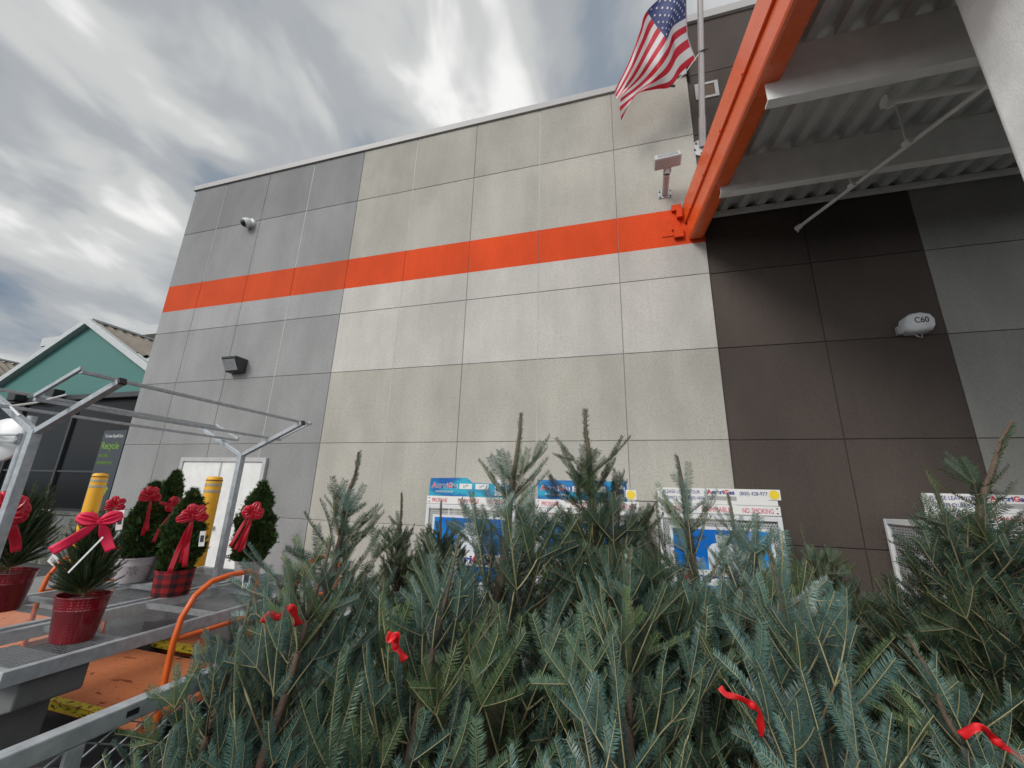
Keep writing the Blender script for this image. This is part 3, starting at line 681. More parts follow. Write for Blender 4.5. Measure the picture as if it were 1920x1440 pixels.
bench(-3.92, -3.08, 1.55, 4.05, .75, 'galvanised mesh bench nearest the camera, carrying the red and plaid pots')
bench(-5.0, -3.99, 1.35, 4.05, .75, 'galvanised mesh bench behind the front one, carrying the white pots')

# Y-shaped rack above the benches
t = thing('hanging_rack', 'galvanised rack with two Y-shaped posts and long rails over the benches', 'rack', (-3.955, 1.76, 0))
X0 = -3.955; JZ = 2.03
for y in (1.76, 3.36):
    b = MB(); b.box((X0-.028, y-.028, 0), (X0+.028, y+.028, JZ)); b.build('post', M['galv'], t, bevel=.004)
    for s in (-1, 1):
        e = Vector((X0+s*.72, y, 2.34)); a = Vector((X0+s*.02, y, JZ-.01))
        b = MB(); b.bar(a, e, .042, .040, (0, 0, 1)); ar = b.build('arm', M['galv'], t, bevel=.003)
        b = MB(); d_ = (e-a).normalized(); b.bar(e, e+d_*.02, .046, .044); b.build('end_cap', M['black'], ar, bevel=.003)
for s in (-1, 1):
    def rp(k, y): a = Vector((X0+s*.02, y, JZ+.028)); e = Vector((X0+s*.72, y, 2.368)); return a+(e-a)*k+Vector((0, 0, .012))
    for (k) in (.40, .93):
        b = MB(); b.bar(rp(k, 1.57), rp(k, 3.53), .026, .022); b.build('rail', M['galv'], t, bevel=.002)
    for y in (1.57, 3.53):
        b = MB(); b.bar(rp(.40, y)+Vector((0, 0, .023)), rp(.93, y)+Vector((0, 0, .023)), .024, .018, (0, 1, 0)); b.build('cross_rail', M['galv'], t)
b = MB(); b.tube([(X0-.1, 1.7, 2.12), (X0-.3, 1.72, 2.20), (X0-.45, 1.9, 2.27), (X0-.75, 2.2, 2.42)], .008, 6); b.build('cable', M['white_plastic'], t)
rel(t)

# ------------------------------------------------------------------ lumber carts
m, nt_, bs = new_mat('worn_orange_deck')
n1 = obj_noise(nt_, 2.2, 5, .6); n2 = obj_noise(nt_, 5, 3, .55, (1, 2.6, 1)); 
c = mixc(nt_, n1, (.64, .175, .06), (.78, .28, .115)); c = mixc(nt_, ramp(nt_, n2, [(.635, 0.), (.655, 1.)], 'LINEAR'), c, (.42, .085, .025))
n3 = obj_noise(nt_, 30, 3); c = mixc(nt_, math_node(nt_, 'MULTIPLY', ramp(nt_, n3, [(.3, 1.), (.42, 0.)]), .5), c, (.10, .06, .05))
L(nt_, c, bs.inputs['Base Color']); r_ = ramp(nt_, n2, [(.635, .65), (.655, .15)], 'LINEAR'); L(nt_, r_, bs.inputs['Roughness']); M['cart'] = m
m, nt_, bs = new_mat('worn_warning_tape'); n1 = obj_noise(nt_, 30, 4, .6, (1, 1, 3)); L(nt_, mixc(nt_, ramp(nt_, n1, [(.41, 0.), (.45, 1.)], 'LINEAR'), (.10, .045, .02), (.78, .60, .03)), bs.inputs['Base Color']); M['tape'] = m
def cart(x0, x1, y0, y1, z, label, handle=True):
    t = thing('lumber_cart', label, 'cart', ((x0+x1)/2, (y0+y1)/2, 0), 'orange lumber carts under the benches')
    b = MB(); b.box((x0, y0, z-.05), (x1, y1, z)); pl = b.build('platform', M['cart'], t, bevel=.008)
    b = MB(); b.box((x0+.02, y0-.003, z-.045), (x1-.35, y0-.0005, z-.004)); b.box((x0+.02, y0-.001, z+.0008), (x1-.35, y0+.05, z+.0022)); b.build('warning_tape', M['tape'], pl)
    b = MB(); b.box((x0+.05, y0+.10, z-.12), (x1-.02, y0+.16, z-.051)); b.box((x0+.05, y1-.16, z-.12), (x1-.02, y1-.10, z-.051)); b.build('frame', M['handle'], t, bevel=.004)
    for wx in (x0+.2, x1-.25):
        for wy in (y0+.13, y1-.13):
            b = MB(); b.tube([(wx, wy-.022, .075), (wx, wy+.022, .075)], .075, 20); wh = b.build('wheel', M['black'], t, bevel=.006)
            b = MB(); b.box((wx-.03, wy-.035, .075), (wx+.03, wy-.026, z-.121)); b.box((wx-.03, wy+.026, .075), (wx+.03, wy+.035, z-.121)); b.build('fork', M['dark_metal'], wh)
    if handle:
        hx = x1+.02; ya, yb = y0+.10, y0+.68
        pts = [(hx, ya, .14), (hx, ya, .70), (hx, ya+.02, .84), (hx, ya+.08, .96), (hx, ya+.18, 1.03), (hx, ya+.32, 1.05), (hx, yb-.10, 1.05), (hx, yb-.03, 1.02), (hx, yb, .95), (hx, yb, .80), (hx, yb, .14)]
        b = MB(); b.tube(pts, .019, 12); b.build('handle', M['handle'], t, smooth=True)
        b = MB(); b.tube([(hx, ya+.018, .715), (hx, yb-.018, .715)], .015, 10); b.build('crossbar', M['handle'], t, smooth=True)
    return rel(t)
cart(-4.45, -2.92, 2.15, 2.95, .30, 'orange lumber cart with wet platform and worn yellow tape under the front bench')
cart(-4.45, -2.92, 3.12, 3.92, .30, 'orange lumber cart behind the taped one, its handle half hidden by fir boughs')
cart(-6.9, -5.22, 2.60, 3.25, .30, 'orange lumber cart behind the back bench, left of the big pink bow')
b = MB(); b.box((-2.88, 2.05, .10), (-2.80, 2.13, .30)); 
def small_card(name, label, c_, w_, h_, rz, tilt, printed=True, group=None, cat='tag'):
    t = thing(name, label, cat, c_, group, rz)
    b = MB(); b.obox((0, 0, 0), (w_/2, 0, 0), (0, .0008, 0), (0, math.sin(tilt)*0, h_/2)); cd_ = b.build('card', M['white_card'], t)
    if printed:
        b = MB()
        b.obox((0, -.0016, .0), (w_*.32, 0, 0), (0, .0004, 0), (0, 0, h_*.22)); b.build('printed_patch', M['ink'] if printed is True else printed, cd_)
    t.rotation_euler = (0, tilt, rz); return t
small_card('price_tag', 'small price tag with a grey barcode hanging on the cart handle at left', tuple(onX(100, 1050, -5.10)), .085, .075, .25, .5, M['lamp_grey'])
small_card('price_tag', 'narrow white tag at the right side of the pink bow', tuple(dep(225, 975, 2.55)), .045, .12, .2, -.15, M['ink'])
small_card('price_tag', 'white tag stuck edge-on in the small pine under the pink bow', tuple(dep(161, 1040, 2.32)), .010, .24, .3, .62, False)
small_card('price_tag', 'white tag with black square hanging right of the plaid pot ribbon', tuple(dep(379, 1010, 3.35)), .05, .12, .2, -.1, M['ink'])
small_card('price_sign', 'white price card with black figures at the foot of the right potted tree', tuple(dep(462, 1085, 3.75)), .075, .16, .35, -.02, M['ink'], cat='sign')

# ------------------------------------------------------------------ guard rail, bottom left
t = thing('guard_rail', 'galvanised rail panel with wide expanded mesh in the bottom left corner', 'railing', (-1.6, 1.2, 0))
b = MB(); b.box((-1.635, -.6, .945), (-1.585, 2.3, 1.0)); b.build('top_rail', M['galv'], t, bevel=.005)
b = MB(); b.box((-1.60, .99, .07), (-1.586, 1.035, .944)); b.build('upright', M['galv'], t, bevel=.002)
b = MB(); b.box((-1.60, 2.0, .0), (-1.586, 2.045, .944)); b.build('upright', M['galv'], t, bevel=.002)
b = MB(); b.box((-1.60, -.3, .0), (-1.586, -.255, .944)); b.build('upright', M['galv'], t, bevel=.002)
b = MB(); b.box((-1.635, -.6, .05), (-1.585, 2.3, .10)); b.build('bottom_rail', M['galv'], t, bevel=.004)
e = MB(); expanded(e, (-1.612, -.6, .10), (0, 1, 0), (0, 0, 1), 2.9, .845, .125, .065, .004, .004, (1, 0, 0)); e.build('mesh_panel', M['galv'], t, fix=False)
b = MB(); b.box((-1.5845, 1.13, .965), (-1.5835, 1.165, .982)); b.build('slot', M['black'], t)
rel(t)

# ------------------------------------------------------------------ ribbons and bows
def strip_mesh(mb, pts, wdir, w):     # cloth strip following pts, width vectors given
    vs = []; n = len(pts)
    for i, p in enumerate(pts):
        wv = Vector(wdir[i] if isinstance(wdir, list) else wdir).normalized()*(w[i] if isinstance(w, list) else w)/2
        for k in range(5): vs.append(Vector(p)+wv*(k/2-1))
    mb.add(vs, [(i*5+k, i*5+k+1, i*5+k+6, i*5+k+5) for i in range(n-1) for k in range(4)])
def bow(label, c, s, m, yaw=0, loops=2, tails=((-.9, -1.5), (.5, -1.3)), tailw=.30, seed=0, roll=0, w=.42):
    t = thing('red_bow', label, 'bow', c, 'red bows on the potted trees'); t.rotation_euler = (0, roll, yaw)
    R = random.Random(seed)
    for k in range(loops):
        if loops == 2: an = (math.radians(158), math.radians(18))[k]
        else: an = math.radians(-18+216*k/(loops-1)+R.uniform(-6, 6))
        dr = Vector((math.cos(an), 0, math.sin(an))); pr = Vector((-dr.z, 0, dr.x)); ln = s*(1 if loops == 2 else R.uniform(.62, 1.05))
        b = MB(); pts = []; ws = []; wd = []; NN = 16
        for i in range(NN+1):
            a = i/NN; th = a*2*math.pi
            rad = ln*.5*(1-math.cos(th)); off = s*.21*math.sin(th)*(1 if loops == 2 else .8)
            pts.append(dr*rad+Vector((0, -off-.02*s, 0))); ws.append(s*(.16+(w-.02)*2*math.sin(math.pi*min(1, max(0, rad/ln)))**.8*.62+.20*(rad/ln)) if True else 0)
            wd.append(pr+Vector((0, .10*math.sin(th*3+seed), 0)))
        # width peaks towards the outer end of the loop
        strip = MB(); vs = []
        for i, p in enumerate(pts):
            for q_ in range(9):
                f_ = q_/4-1; fold = .050*s*math.sin(q_*2.4+seed+k)*(1-.6*(i > 5 and i < 11))
                vs.append(Vector(p)+wd[i].normalized()*ws[i]/2*f_+Vector((0, fold, 0))+dr*(-.10*ws[i]*f_*f_*(1 if 4 < i < 12 else 0)))
        strip.add(vs, [(i*9+q_, i*9+q_+1, i*9+q_+10, i*9+q_+9) for i in range(NN) for q_ in range(8)])
        strip.build('bow_loop', m, t, smooth=True, solid=.0012, fix=False)
    for k, (tx, tz) in enumerate(tails):
        pts = []; ws = []; wd = []; e = Vector((tx*s, 0, tz*s)); dr = e.normalized(); pr = Vector((-dr.z, 0, dr.x)); NN = 14
        for i in range(NN+1):
            a = i/NN; pts.append(e*a+Vector((0, -.05*s-.10*s*math.sin(a*5+k*1.7), 0))+pr*(.07*s*math.sin(a*3.0+k*2))); ws.append(s*(.10+(tailw-.10)*min(1, a*3.0))); wd.append(pr+Vector((0, .35*math.sin(a*4+k), 0)))
        b = MB(); strip_mesh(b, pts, wd, [x*2 for x in [q_/2 for q_ in ws]]); b.build('bow_tail', m, t, smooth=True, solid=.0012, fix=False)
    b = MB(); b.lathe([(.001, -.14*s), (.09*s, -.11*s), (.125*s, 0), (.09*s, .11*s), (.001, .14*s)], (0, -.10*s, 0), 12, 1.15, .8); b.build('knot', m, t, smooth=True)
    return t

# ------------------------------------------------------------------ pots and potted trees
m, nt_, bs = new_mat('glossy_red_pot'); n1 = obj_noise(nt_, 3, 2); L(nt_, mixc(nt_, n1, (.13, .004, .008), (.20, .006, .012)), bs.inputs['Base Color']); bs.inputs['Roughness'].default_value = .2
vo = N(nt_, 'ShaderNodeTexVoronoi'); vo.inputs['Scale'].default_value = 62; vo.inputs['Randomness'].default_value = .0; tcn = N(nt_, 'ShaderNodeTexCoord'); L(nt_, tcn.outputs['Object'], vo.inputs['Vector'])
bn_ = N(nt_, 'ShaderNodeBump'); bn_.inputs['Strength'].default_value = .6; bn_.inputs['Distance'].default_value = .003; L(nt_, ramp(nt_, vo.outputs[0], [(.2, 1.), (.4, 0.)]), bn_.inputs['Height']); L(nt_, bn_.outputs[0], bs.inputs['Normal']); M['red_pot'] = m
m, nt_, bs = new_mat('plaid_fabric'); tcn = N(nt_, 'ShaderNodeTexCoord'); sp_ = N(nt_, 'ShaderNodeSeparateXYZ'); L(nt_, tcn.outputs['Object'], sp_.inputs[0])
ang = math_node(nt_, 'ARCTAN2', sp_.outputs[1], sp_.outputs[0])
def stripes(x, f): return math_node(nt_, 'GREATER_THAN', math_node(nt_, 'SINE', math_node(nt_, 'MULTIPLY', x, f)), .1)
k_ = math_node(nt_, 'MULTIPLY', math_node(nt_, 'ADD', stripes(ang, 8), stripes(sp_.outputs[2], 88)), .5)
L(nt_, ramp(nt_, k_, [(.0, (.30, .010, .014)), (.5, (.12, .005, .008)), (1., (.018, .003, .005))], 'CONSTANT'), bs.inputs['Base Color']); bs.inputs['Roughness'].default_value = .8; M['plaid'] = m
M['white_pot'] = mat('white_metal_pot', (.46, .43, .45), .45, var=.05)
def pot(t, c, r, h, sx=1, sy=1, m=None, taper=.74, rim=True):
    b = MB(); b.lathe([(.001, 0), (r*taper, 0), (r*(taper+.01), .006), (r*(taper+(1-taper)*.72), h*.72), (r*(taper+(1-taper)*.72)+.003, h*.73), (r*(taper+(1-taper)*.75), h*.75), (r, h), (r+.006, h+.004), (r+.004, h+.010), (r-.006, h+.008), (r-.01, h-.03)], (0, 0, 0), 40, sx, sy)
    for v_ in range(len(b.v)): x, y, z = b.v[v_]; b.v[v_] = (x, y, z)
    o = b.build('pot', m, t, smooth=True)
    b = MB(); b.lathe([(.001, h-.02), (r*.5, h-.022), (r-.008, h-.03)], (0, 0, 0), 30, sx, sy); b.build('soil', M['soil'], t, smooth=True); return o
def mesh_from(name, V, Fc, tints, mats_, midx, smooth=False):
    me = bpy.data.meshes.new(name); n = len(V); me.vertices.add(n); me.vertices.foreach_set('co', V.astype(np.float32).ravel())
    lt = np.array([len(f) for f in Fc]) if isinstance(Fc, list) else np.full(len(Fc), Fc.shape[1]); fl_ = np.concatenate([np.asarray(f).ravel() for f in Fc]) if isinstance(Fc, list) else Fc.ravel()
    me.loops.add(len(fl_)); me.loops.foreach_set('vertex_index', fl_.astype(np.int32)); me.polygons.add(len(lt)); me.polygons.foreach_set('loop_start', np.concatenate([[0], np.cumsum(lt)[:-1]]).astype(np.int32))
    for m_ in mats_: me.materials.append(m_)
    me.polygons.foreach_set('material_index', midx.astype(np.int32)); me.update(calc_edges=True)
    tint_attr(me, np.concatenate([tints, np.ones((n, 1))], 1)); return me

class Foliage:      # triangles only, built in bulk
    def __init__(s, seed): s.V = []; s.T = []; s.F = []; s.Mi = []; s.n = 0; s.r = np.random.default_rng(seed)
    def push(s, V, Fx, tint, mi):
        s.V.append(V); s.F.append(Fx+s.n); s.T.append(np.broadcast_to(tint, V.shape)); s.Mi.append(np.full(len(Fx), mi)); s.n += len(V)
    def stem(s, p, r0, r1, tint, mi=1, k=4):
        n = len(p); d = np.gradient(p, axis=0); d /= np.linalg.norm(d, axis=1)[:, None]+1e-9
        ref = np.array([.13, .31, .94]); a = np.cross(d, ref); a /= np.linalg.norm(a, axis=1)[:, None]+1e-9; b = np.cross(d, a)
        rad = np.linspace(r0, r1, n)[:, None]; rings = []
        for q in range(k): t_ = q*2*math.pi/k; rings.append(p+(a*math.cos(t_)+b*math.sin(t_))*rad)
        V = np.stack(rings, 1).reshape(-1, 3); i = np.arange(n-1)[:, None]; q = np.arange(k)[None]; A = i*k+q; B = i*k+(q+1) % k
        Fx = np.concatenate([np.stack([A, B, B+k], -1).reshape(-1, 3), np.stack([A, B+k, A+k], -1).reshape(-1, 3)]); s.push(V, Fx, tint, mi)
    def shoot(s, p0, d, nrm, L_, bend, tint, wood, nl=.022, dens=300, width=.0022, r0=.0026, r1=.0014, top=.45, bare=0, spread=.62, flat=1.0, stemtint=None):
        r = s.r; d = d/np.linalg.norm(d); sd_ = np.cross(d, nrm); sd_ /= np.linalg.norm(sd_)+1e-9; nn = np.cross(sd_, d)
        tt = np.linspace(0, 1, 6)[:, None]; path = p0+d*tt*L_+bend*tt**2*L_
        s.stem(path, r0, r1, wood if stemtint is None else stemtint)
        M_ = max(6, int(L_*dens)); 
        for side, cnt, lift in ((1, M_, 0), (-1, M_, 0), (1, int(M_*top), 1), (-1, int(M_*top), 1)):
            if cnt < 2: continue
            t_ = (bare+(1-bare)*(np.arange(cnt)+r.uniform(.1, .9))/cnt)[:, None]; t_ = np.clip(t_+r.normal(0, .004, t_.shape), 0, 1)
            base = p0+d*t_*L_+bend*t_**2*L_; dl = d+2*bend*t_; dl /= np.linalg.norm(dl, axis=1)[:, None]
            ph = r.normal(.18+.75*lift, .16+.12*lift, t_.shape)*(1 if flat else 1)
            if not flat: ph = r.uniform(-.6, 2.2, t_.shape)
            out = sd_*side*np.cos(ph)+nn*np.sin(ph); fw = spread+r.normal(0, .09, t_.shape)+.35*np.clip(t_-.85, 0, 1)/.15
            nd = out+dl*fw; nd /= np.linalg.norm(nd, axis=1)[:, None]
            ln = nl*(.80+.20*np.sin(np.clip(t_, .05, 1)*math.pi))*r.uniform(.82, 1.1, t_.shape)*(1-.25*lift)
            wv = dl-nd*np.sum(dl*nd, 1)[:, None]; wv /= np.linalg.norm(wv, axis=1)[:, None]+1e-9
            mid = base+nd*ln*.55+nn*ln*.03; tip = base+nd*ln+nn*ln*.10+dl*ln*.06
            V = np.stack([base-wv*width*.25, base+wv*width*.25, mid+wv*width*.5, tip, mid-wv*width*.5], 1).reshape(-1, 3)
            i = np.arange(cnt)[:, None]*5; Fx = np.concatenate([i+[0, 1, 2], i+[0, 2, 4], i+[4, 2, 3]]); s.push(V, Fx, tint*(1+.12*lift)*r.uniform(.9, 1.1), 0)
    def mesh(s, name, mats_): return mesh_from(name, np.concatenate(s.V), np.concatenate(s.F), np.concatenate(s.T), mats_, np.concatenate(s.Mi))
def nrmz(v): return v/(np.linalg.norm(v)+1e-9)

def arborvitae(h, r, seed):     # dense upright crown of small flat sprays
    f = Foliage(seed); R = f.r; n = int(11000*h/.45)
    z = R.uniform(0, 1, n)**.85; prof = np.sin(np.pi*np.clip(z*.80+.16, 0, 1))**.5*(1-.42*z)*np.sqrt(np.clip(1-z**9, 0, 1)); ang = R.uniform(0, 2*np.pi, n)
    lump = 1+.17*np.sin(ang*3+z*9+seed)+.13*np.sin(ang*5-z*15)+.08*np.sin(z*23+ang*2)+.05*np.sin(z*47-ang*7)
    rad = r*prof*1.2*lump*(R.uniform(.35, 1.0, n)**.5)*(1+.22*(R.random(n) > .93)*R.random(n))
    P = np.stack([rad*np.cos(ang), rad*np.sin(ang), z*h], 1)
    out = np.stack([np.cos(ang), np.sin(ang), np.zeros(n)], 1); d = out*R.uniform(.3, .9, (n, 1))+np.array([0, 0, 1.])*R.uniform(.5, 1.2, (n, 1))+R.normal(0, .25, (n, 3)); d /= np.linalg.norm(d, axis=1)[:, None]
    sd_ = np.cross(d, R.normal(0, 1, (n, 3))); sd_ /= np.linalg.norm(sd_, axis=1)[:, None]; nn = np.cross(d, sd_)
    sz = R.uniform(.024, .050, (n, 1))*(1-.3*z[:, None])*(1+1.3*(R.random((n, 1)) > .975))
    tint = (np.stack([R.uniform(.6, 1.5, n), R.uniform(.7, 1.35, n), R.uniform(.6, 1.3, n)], 1)*(R.uniform(.35, 1.5, (n, 1))))
    VV = []
    for (a, b_, w_) in ((0, 1.0, 0), (.25, .75, .42), (.25, .75, -.42), (.5, .85, .25), (.5, .85, -.25)):
        base = P+d*sz*a; tip = P+d*sz*b_+sd_*sz*w_; wv = sd_*sz*.10 if w_ == 0 else d*sz*.15
        VV.append(np.stack([base-wv, base+wv, tip], 1))
    V = np.stack(VV, 1).reshape(-1, 3); Fx = np.arange(len(V)).reshape(-1, 3); T_ = np.repeat(tint, 15, 0)
    f.V.append(V); f.F.append(Fx); f.T.append(T_); f.Mi.append(np.zeros(len(Fx))); f.n += len(V)
    tip = P[np.argmax(z)]
    for k in range(5): f.stem(np.array([[0, 0, 0], [R.normal(0, .01), R.normal(0, .01), h*.5], [R.normal(0, .012), R.normal(0, .012), h*1.0]]), .004, .001, np.ones(3))
    for k in range(40):
        zc = h*R.uniform(.9, 1.08); a = R.uniform(0, 6.28); dd = nrmz(np.array([math.cos(a)*.4, math.sin(a)*.4, 1])); pp_ = np.array([0, 0, zc-.03])
        V = np.stack([pp_+[-.002, 0, 0], pp_+[.002, 0, 0], pp_+dd*.03]); f.push(V, np.array([[0, 1, 2]]), np.array([1.1, 1.1, 1.]), 0)
    return f.mesh('arborvitae_crown', [M['thuja'], M['thuja_stem']])
def small_pine(h, r, seed):     # bushy young pine with long thin needles
    f = Foliage(seed); R = f.r
    for k in range(420):
        z = R.uniform(.0, .92)**1.2; a = R.uniform(0, 6.28); el = R.uniform(.15, 1.0)+z*.35; rr_ = r*(1-.62*z)*R.uniform(.75, 1.1)
        d = np.array([math.cos(a)*math.cos(el), math.sin(a)*math.cos(el), math.sin(el)]); L_ = rr_/max(.5, math.cos(el))*.85
        tn = np.array([.55, .75, .45])*R.uniform(.7, 1.3)*np.array([R.uniform(.9, 1.3), 1, 1])
        f.shoot(np.array([0, 0, z*h*.75]), d, np.array([0, 0, 1.]), L_, np.array([0, 0, .12]), tn, np.array([.5, .5, .35]), nl=.024, dens=400, width=.0011, r0=.0018, r1=.0012, bare=.3, spread=1.2, flat=0)
    f.shoot(np.array([0, 0, h*.6]), np.array([.02, 0, 1.]), np.array([1., 0, 0]), h*.42, np.zeros(3), np.array([.6, .8, .5]), np.array([.5, .5, .4]), nl=.022, dens=400, width=.0013, flat=0, spread=1.0)
    return f.mesh('pine_crown', [M['needle'], M['twig']])
def potted(label, name, cat, loc, crown, trunk_h, potargs, group, roll=(0, 0)):
    t = thing(name, label, cat, loc, group)
    pot(t, (0, 0, 0), **potargs); h = potargs['h']
    b = MB(); b.tube([(0, 0, h-.03), (0, 0, h+trunk_h)], [.011, .008], 8); b.build('trunk', M['trunk'], t)
    o = link('crown', crown, t); o.location = (0, 0, h+.0); o.rotation_euler = (roll[0], roll[1], 0); return t
zb_ = .75
PG = 'small potted trees on the benches'
t = potted('small pine in a glossy dark red pot wearing the big pink bow', 'potted_pine', 'potted tree', tuple(onZ(134, 1198, zb_)), small_pine(.54, .20, 5), .1, dict(r=.162, h=.245, sx=1, sy=.72, m=M['red_pot'], taper=.78), PG, (.03, -.05))
t = potted('small pine in a dark red pot cut off by the left edge', 'potted_pine', 'potted tree', tuple(onZ(-12, 1142, zb_)), small_pine(.66, .27, 6), .1, dict(r=.22, h=.26, sx=1, sy=.7, m=M['red_pot'], taper=.8), PG)
t = potted('bushy arborvitae in a red plaid pot', 'potted_arborvitae', 'potted tree', tuple(onZ(319, 1114, zb_)), arborvitae(.68, .135, 3), .05, dict(r=.145, h=.20, sx=1, sy=1, m=M['plaid'], taper=.92), PG)
wt = potted('left arborvitae of the dark pair, in a white pot printed with a snowflake', 'potted_arborvitae', 'potted tree', tuple(onZ(244, 1090, zb_)), arborvitae(.72, .125, 4), .05, dict(r=.16, h=.22, m=M['white_pot'], taper=.72), PG)
ct = potted('right arborvitae of the dark pair, in a white pot printed with red birds', 'potted_arborvitae', 'potted tree', tuple(onZ(283, 1081, zb_)), arborvitae(.86, .13, 8), .05, dict(r=.17, h=.21, m=M['white_pot'], taper=.8), PG)
t = potted('egg-shaped arborvitae in front of the right white door edge', 'potted_arborvitae', 'potted tree', tuple(onZ(461, 1084, zb_)), arborvitae(.80, .165, 9), .14, dict(r=.13, h=.17, m=M['white_pot'], taper=.8), PG)
t = potted('thin sparse fir seedling mostly hidden behind the plaid pot tree', 'potted_fir', 'potted tree', tuple(onZ(312, 1084, zb_)), small_pine(.46, .16, 11), .1, dict(r=.13, h=.17, m=M['white_pot'], taper=.8), PG)
# snowflake print on the white pot, facing the camera
fa = math.atan2(-3.16, 4.62)
b = MB()
def on_pot(r, tp, h, a_off, z):
    rad = r*(tp+(1-tp)*z/h)+.0025; return Vector((rad*math.cos(fa+a_off), rad*math.sin(fa+a_off), z))
for k in range(6):
    an = k*math.pi/3+.26
    for (r0, r1, sp1) in ((.006, .05, 0), (.030, .042, .5), (.030, .042, -.5), (.016, .026, .5), (.016, .026, -.5)):
        pts = []
        for s_ in (0, .5, 1):
            rad = r0+(r1-r0)*s_; aa = an+sp1*s_*.6; pts.append(on_pot(.16, .72, .22, rad*math.cos(aa)/.14, .115+rad*math.sin(aa)))
        b.tube(pts, .0022, 4)
b.build('snowflake_print', mat('grey_print', (.25, .23, .26), .6), wt)
for (a_, z_) in ((-.3, .14), (.25, .07), (-.55, .08), (.5, .15), (0, .11)):
    b = MB(); c_ = on_pot(.17, .8, .21, a_, z_); tx = Vector((-math.sin(fa+a_), math.cos(fa+a_), 0)); b.add([c_+tx*.022, c_+tx*.005+Vector((0, 0, .012)), c_-tx*.02+Vector((0, 0, .006)), c_-tx*.012-Vector((0, 0, .008))], [(0, 1, 2, 3)]); b.build('bird_print', M['red_ink'], ct)

toC = math.radians(56)
bow('big bright pink-red bow with two wide tails on the small pine', tuple(dep(186, 978, 2.45)), .108, M['red_velvet'], yaw=toC, tails=((-1.65, -1.35), (.75, -1.6)), tailw=.50, seed=1, roll=-.08)
bow('many-looped red bow with long tails hanging in front of the plaid pot', tuple(dep(362, 966, 3.25)), .105, M['red_satin'], yaw=toC, loops=8, tails=((-.10, -3.4), (-.55, -4.0), (.15, -3.7)), tailw=.34, seed=2)
bow('many-looped red bow with four tails on the tree beside the rack post', tuple(dep(473, 962, 3.85)), .112, M['red_satin'], yaw=toC, loops=8, tails=((-.75, -2.9), (-.1, -2.9), (-1.2, -2.6), (-.45, -3.1)), tailw=.26, seed=3)
bow('red bow at the left edge partly behind the rack post', tuple(dep(14, 962, 2.75)), .16, M['red_satin'], yaw=toC, loops=6, tails=((.6, -1.6), (-.3, -1.7)), tailw=.34, seed=4)
bow('small red bow crumpled on top of the left arborvitae', tuple(dep(214, 948, 3.65)), .085, M['red_satin'], yaw=toC, loops=5, tails=((-.5, -1.2),), tailw=.3, seed=5)
bow('red bow hanging over the crown of the right dark arborvitae', tuple(dep(282, 930, 3.85)), .10, M['red_satin'], yaw=toC+.5, loops=6, tails=((.2, -3.6), (.5, -3.2)), tailw=.3, seed=6)
bow('red bow seen side-on between the dark arborvitae and the plaid pot tree', tuple(dep(327, 948, 4.1)), .13, M['red_satin'], yaw=toC+.9, loops=4, tails=((-1.5, .3), (-1.2, -2.6)), tailw=.24, seed=7)

# ------------------------------------------------------------------ propane cages
def poster_mat(name, a, b_, sc=3):
    m, nt, bs = new_mat(name); n1 = obj_noise(nt, sc, 3, .5, (1, 1, 1.6)); L(nt, ramp(nt, n1, [(.38, a), (.62, b_)]), bs.inputs['Base Color']); bs.inputs['Roughness'].default_value = .25; return m
M['banner_blue'] = poster_mat('blue_banner_print', (.008, .10, .36), (.03, .38, .52)); M['poster_blue'] = poster_mat('blue_poster_print', (.006, .13, .48), (.015, .26, .62), 2)
M['tank_white'] = mat('printed_tank_white', (.62, .66, .70), .4); M['tank_navy'] = mat('printed_tank_navy', (.04, .06, .20), .4)
M['cage_white'] = mat('white_cage_paint', (.66, .67, .67), .4, var=.06)
def tank_print(t, cx_, y, cz, w_, h_, label=True):
    b = MB(); P = [(-.5, -.5), (.5, -.5), (.5, .18), (.34, .30), (.2, .32), (.22, .5), (-.22, .5), (-.2, .32), (-.34, .30), (-.5, .18)]
    b.add([(cx_+p[0]*w_, y, cz+p[1]*h_) for p in P], [tuple(range(10))]); o = b.build('printed_tank', M['tank_white'], t)
    if label: b = MB(); b.box((cx_-.42*w_, y-.0014, cz-.22*h_), (cx_+.42*w_, y-.0005, cz+.08*h_)); b.build('tank_band', M['tank_navy'], o)
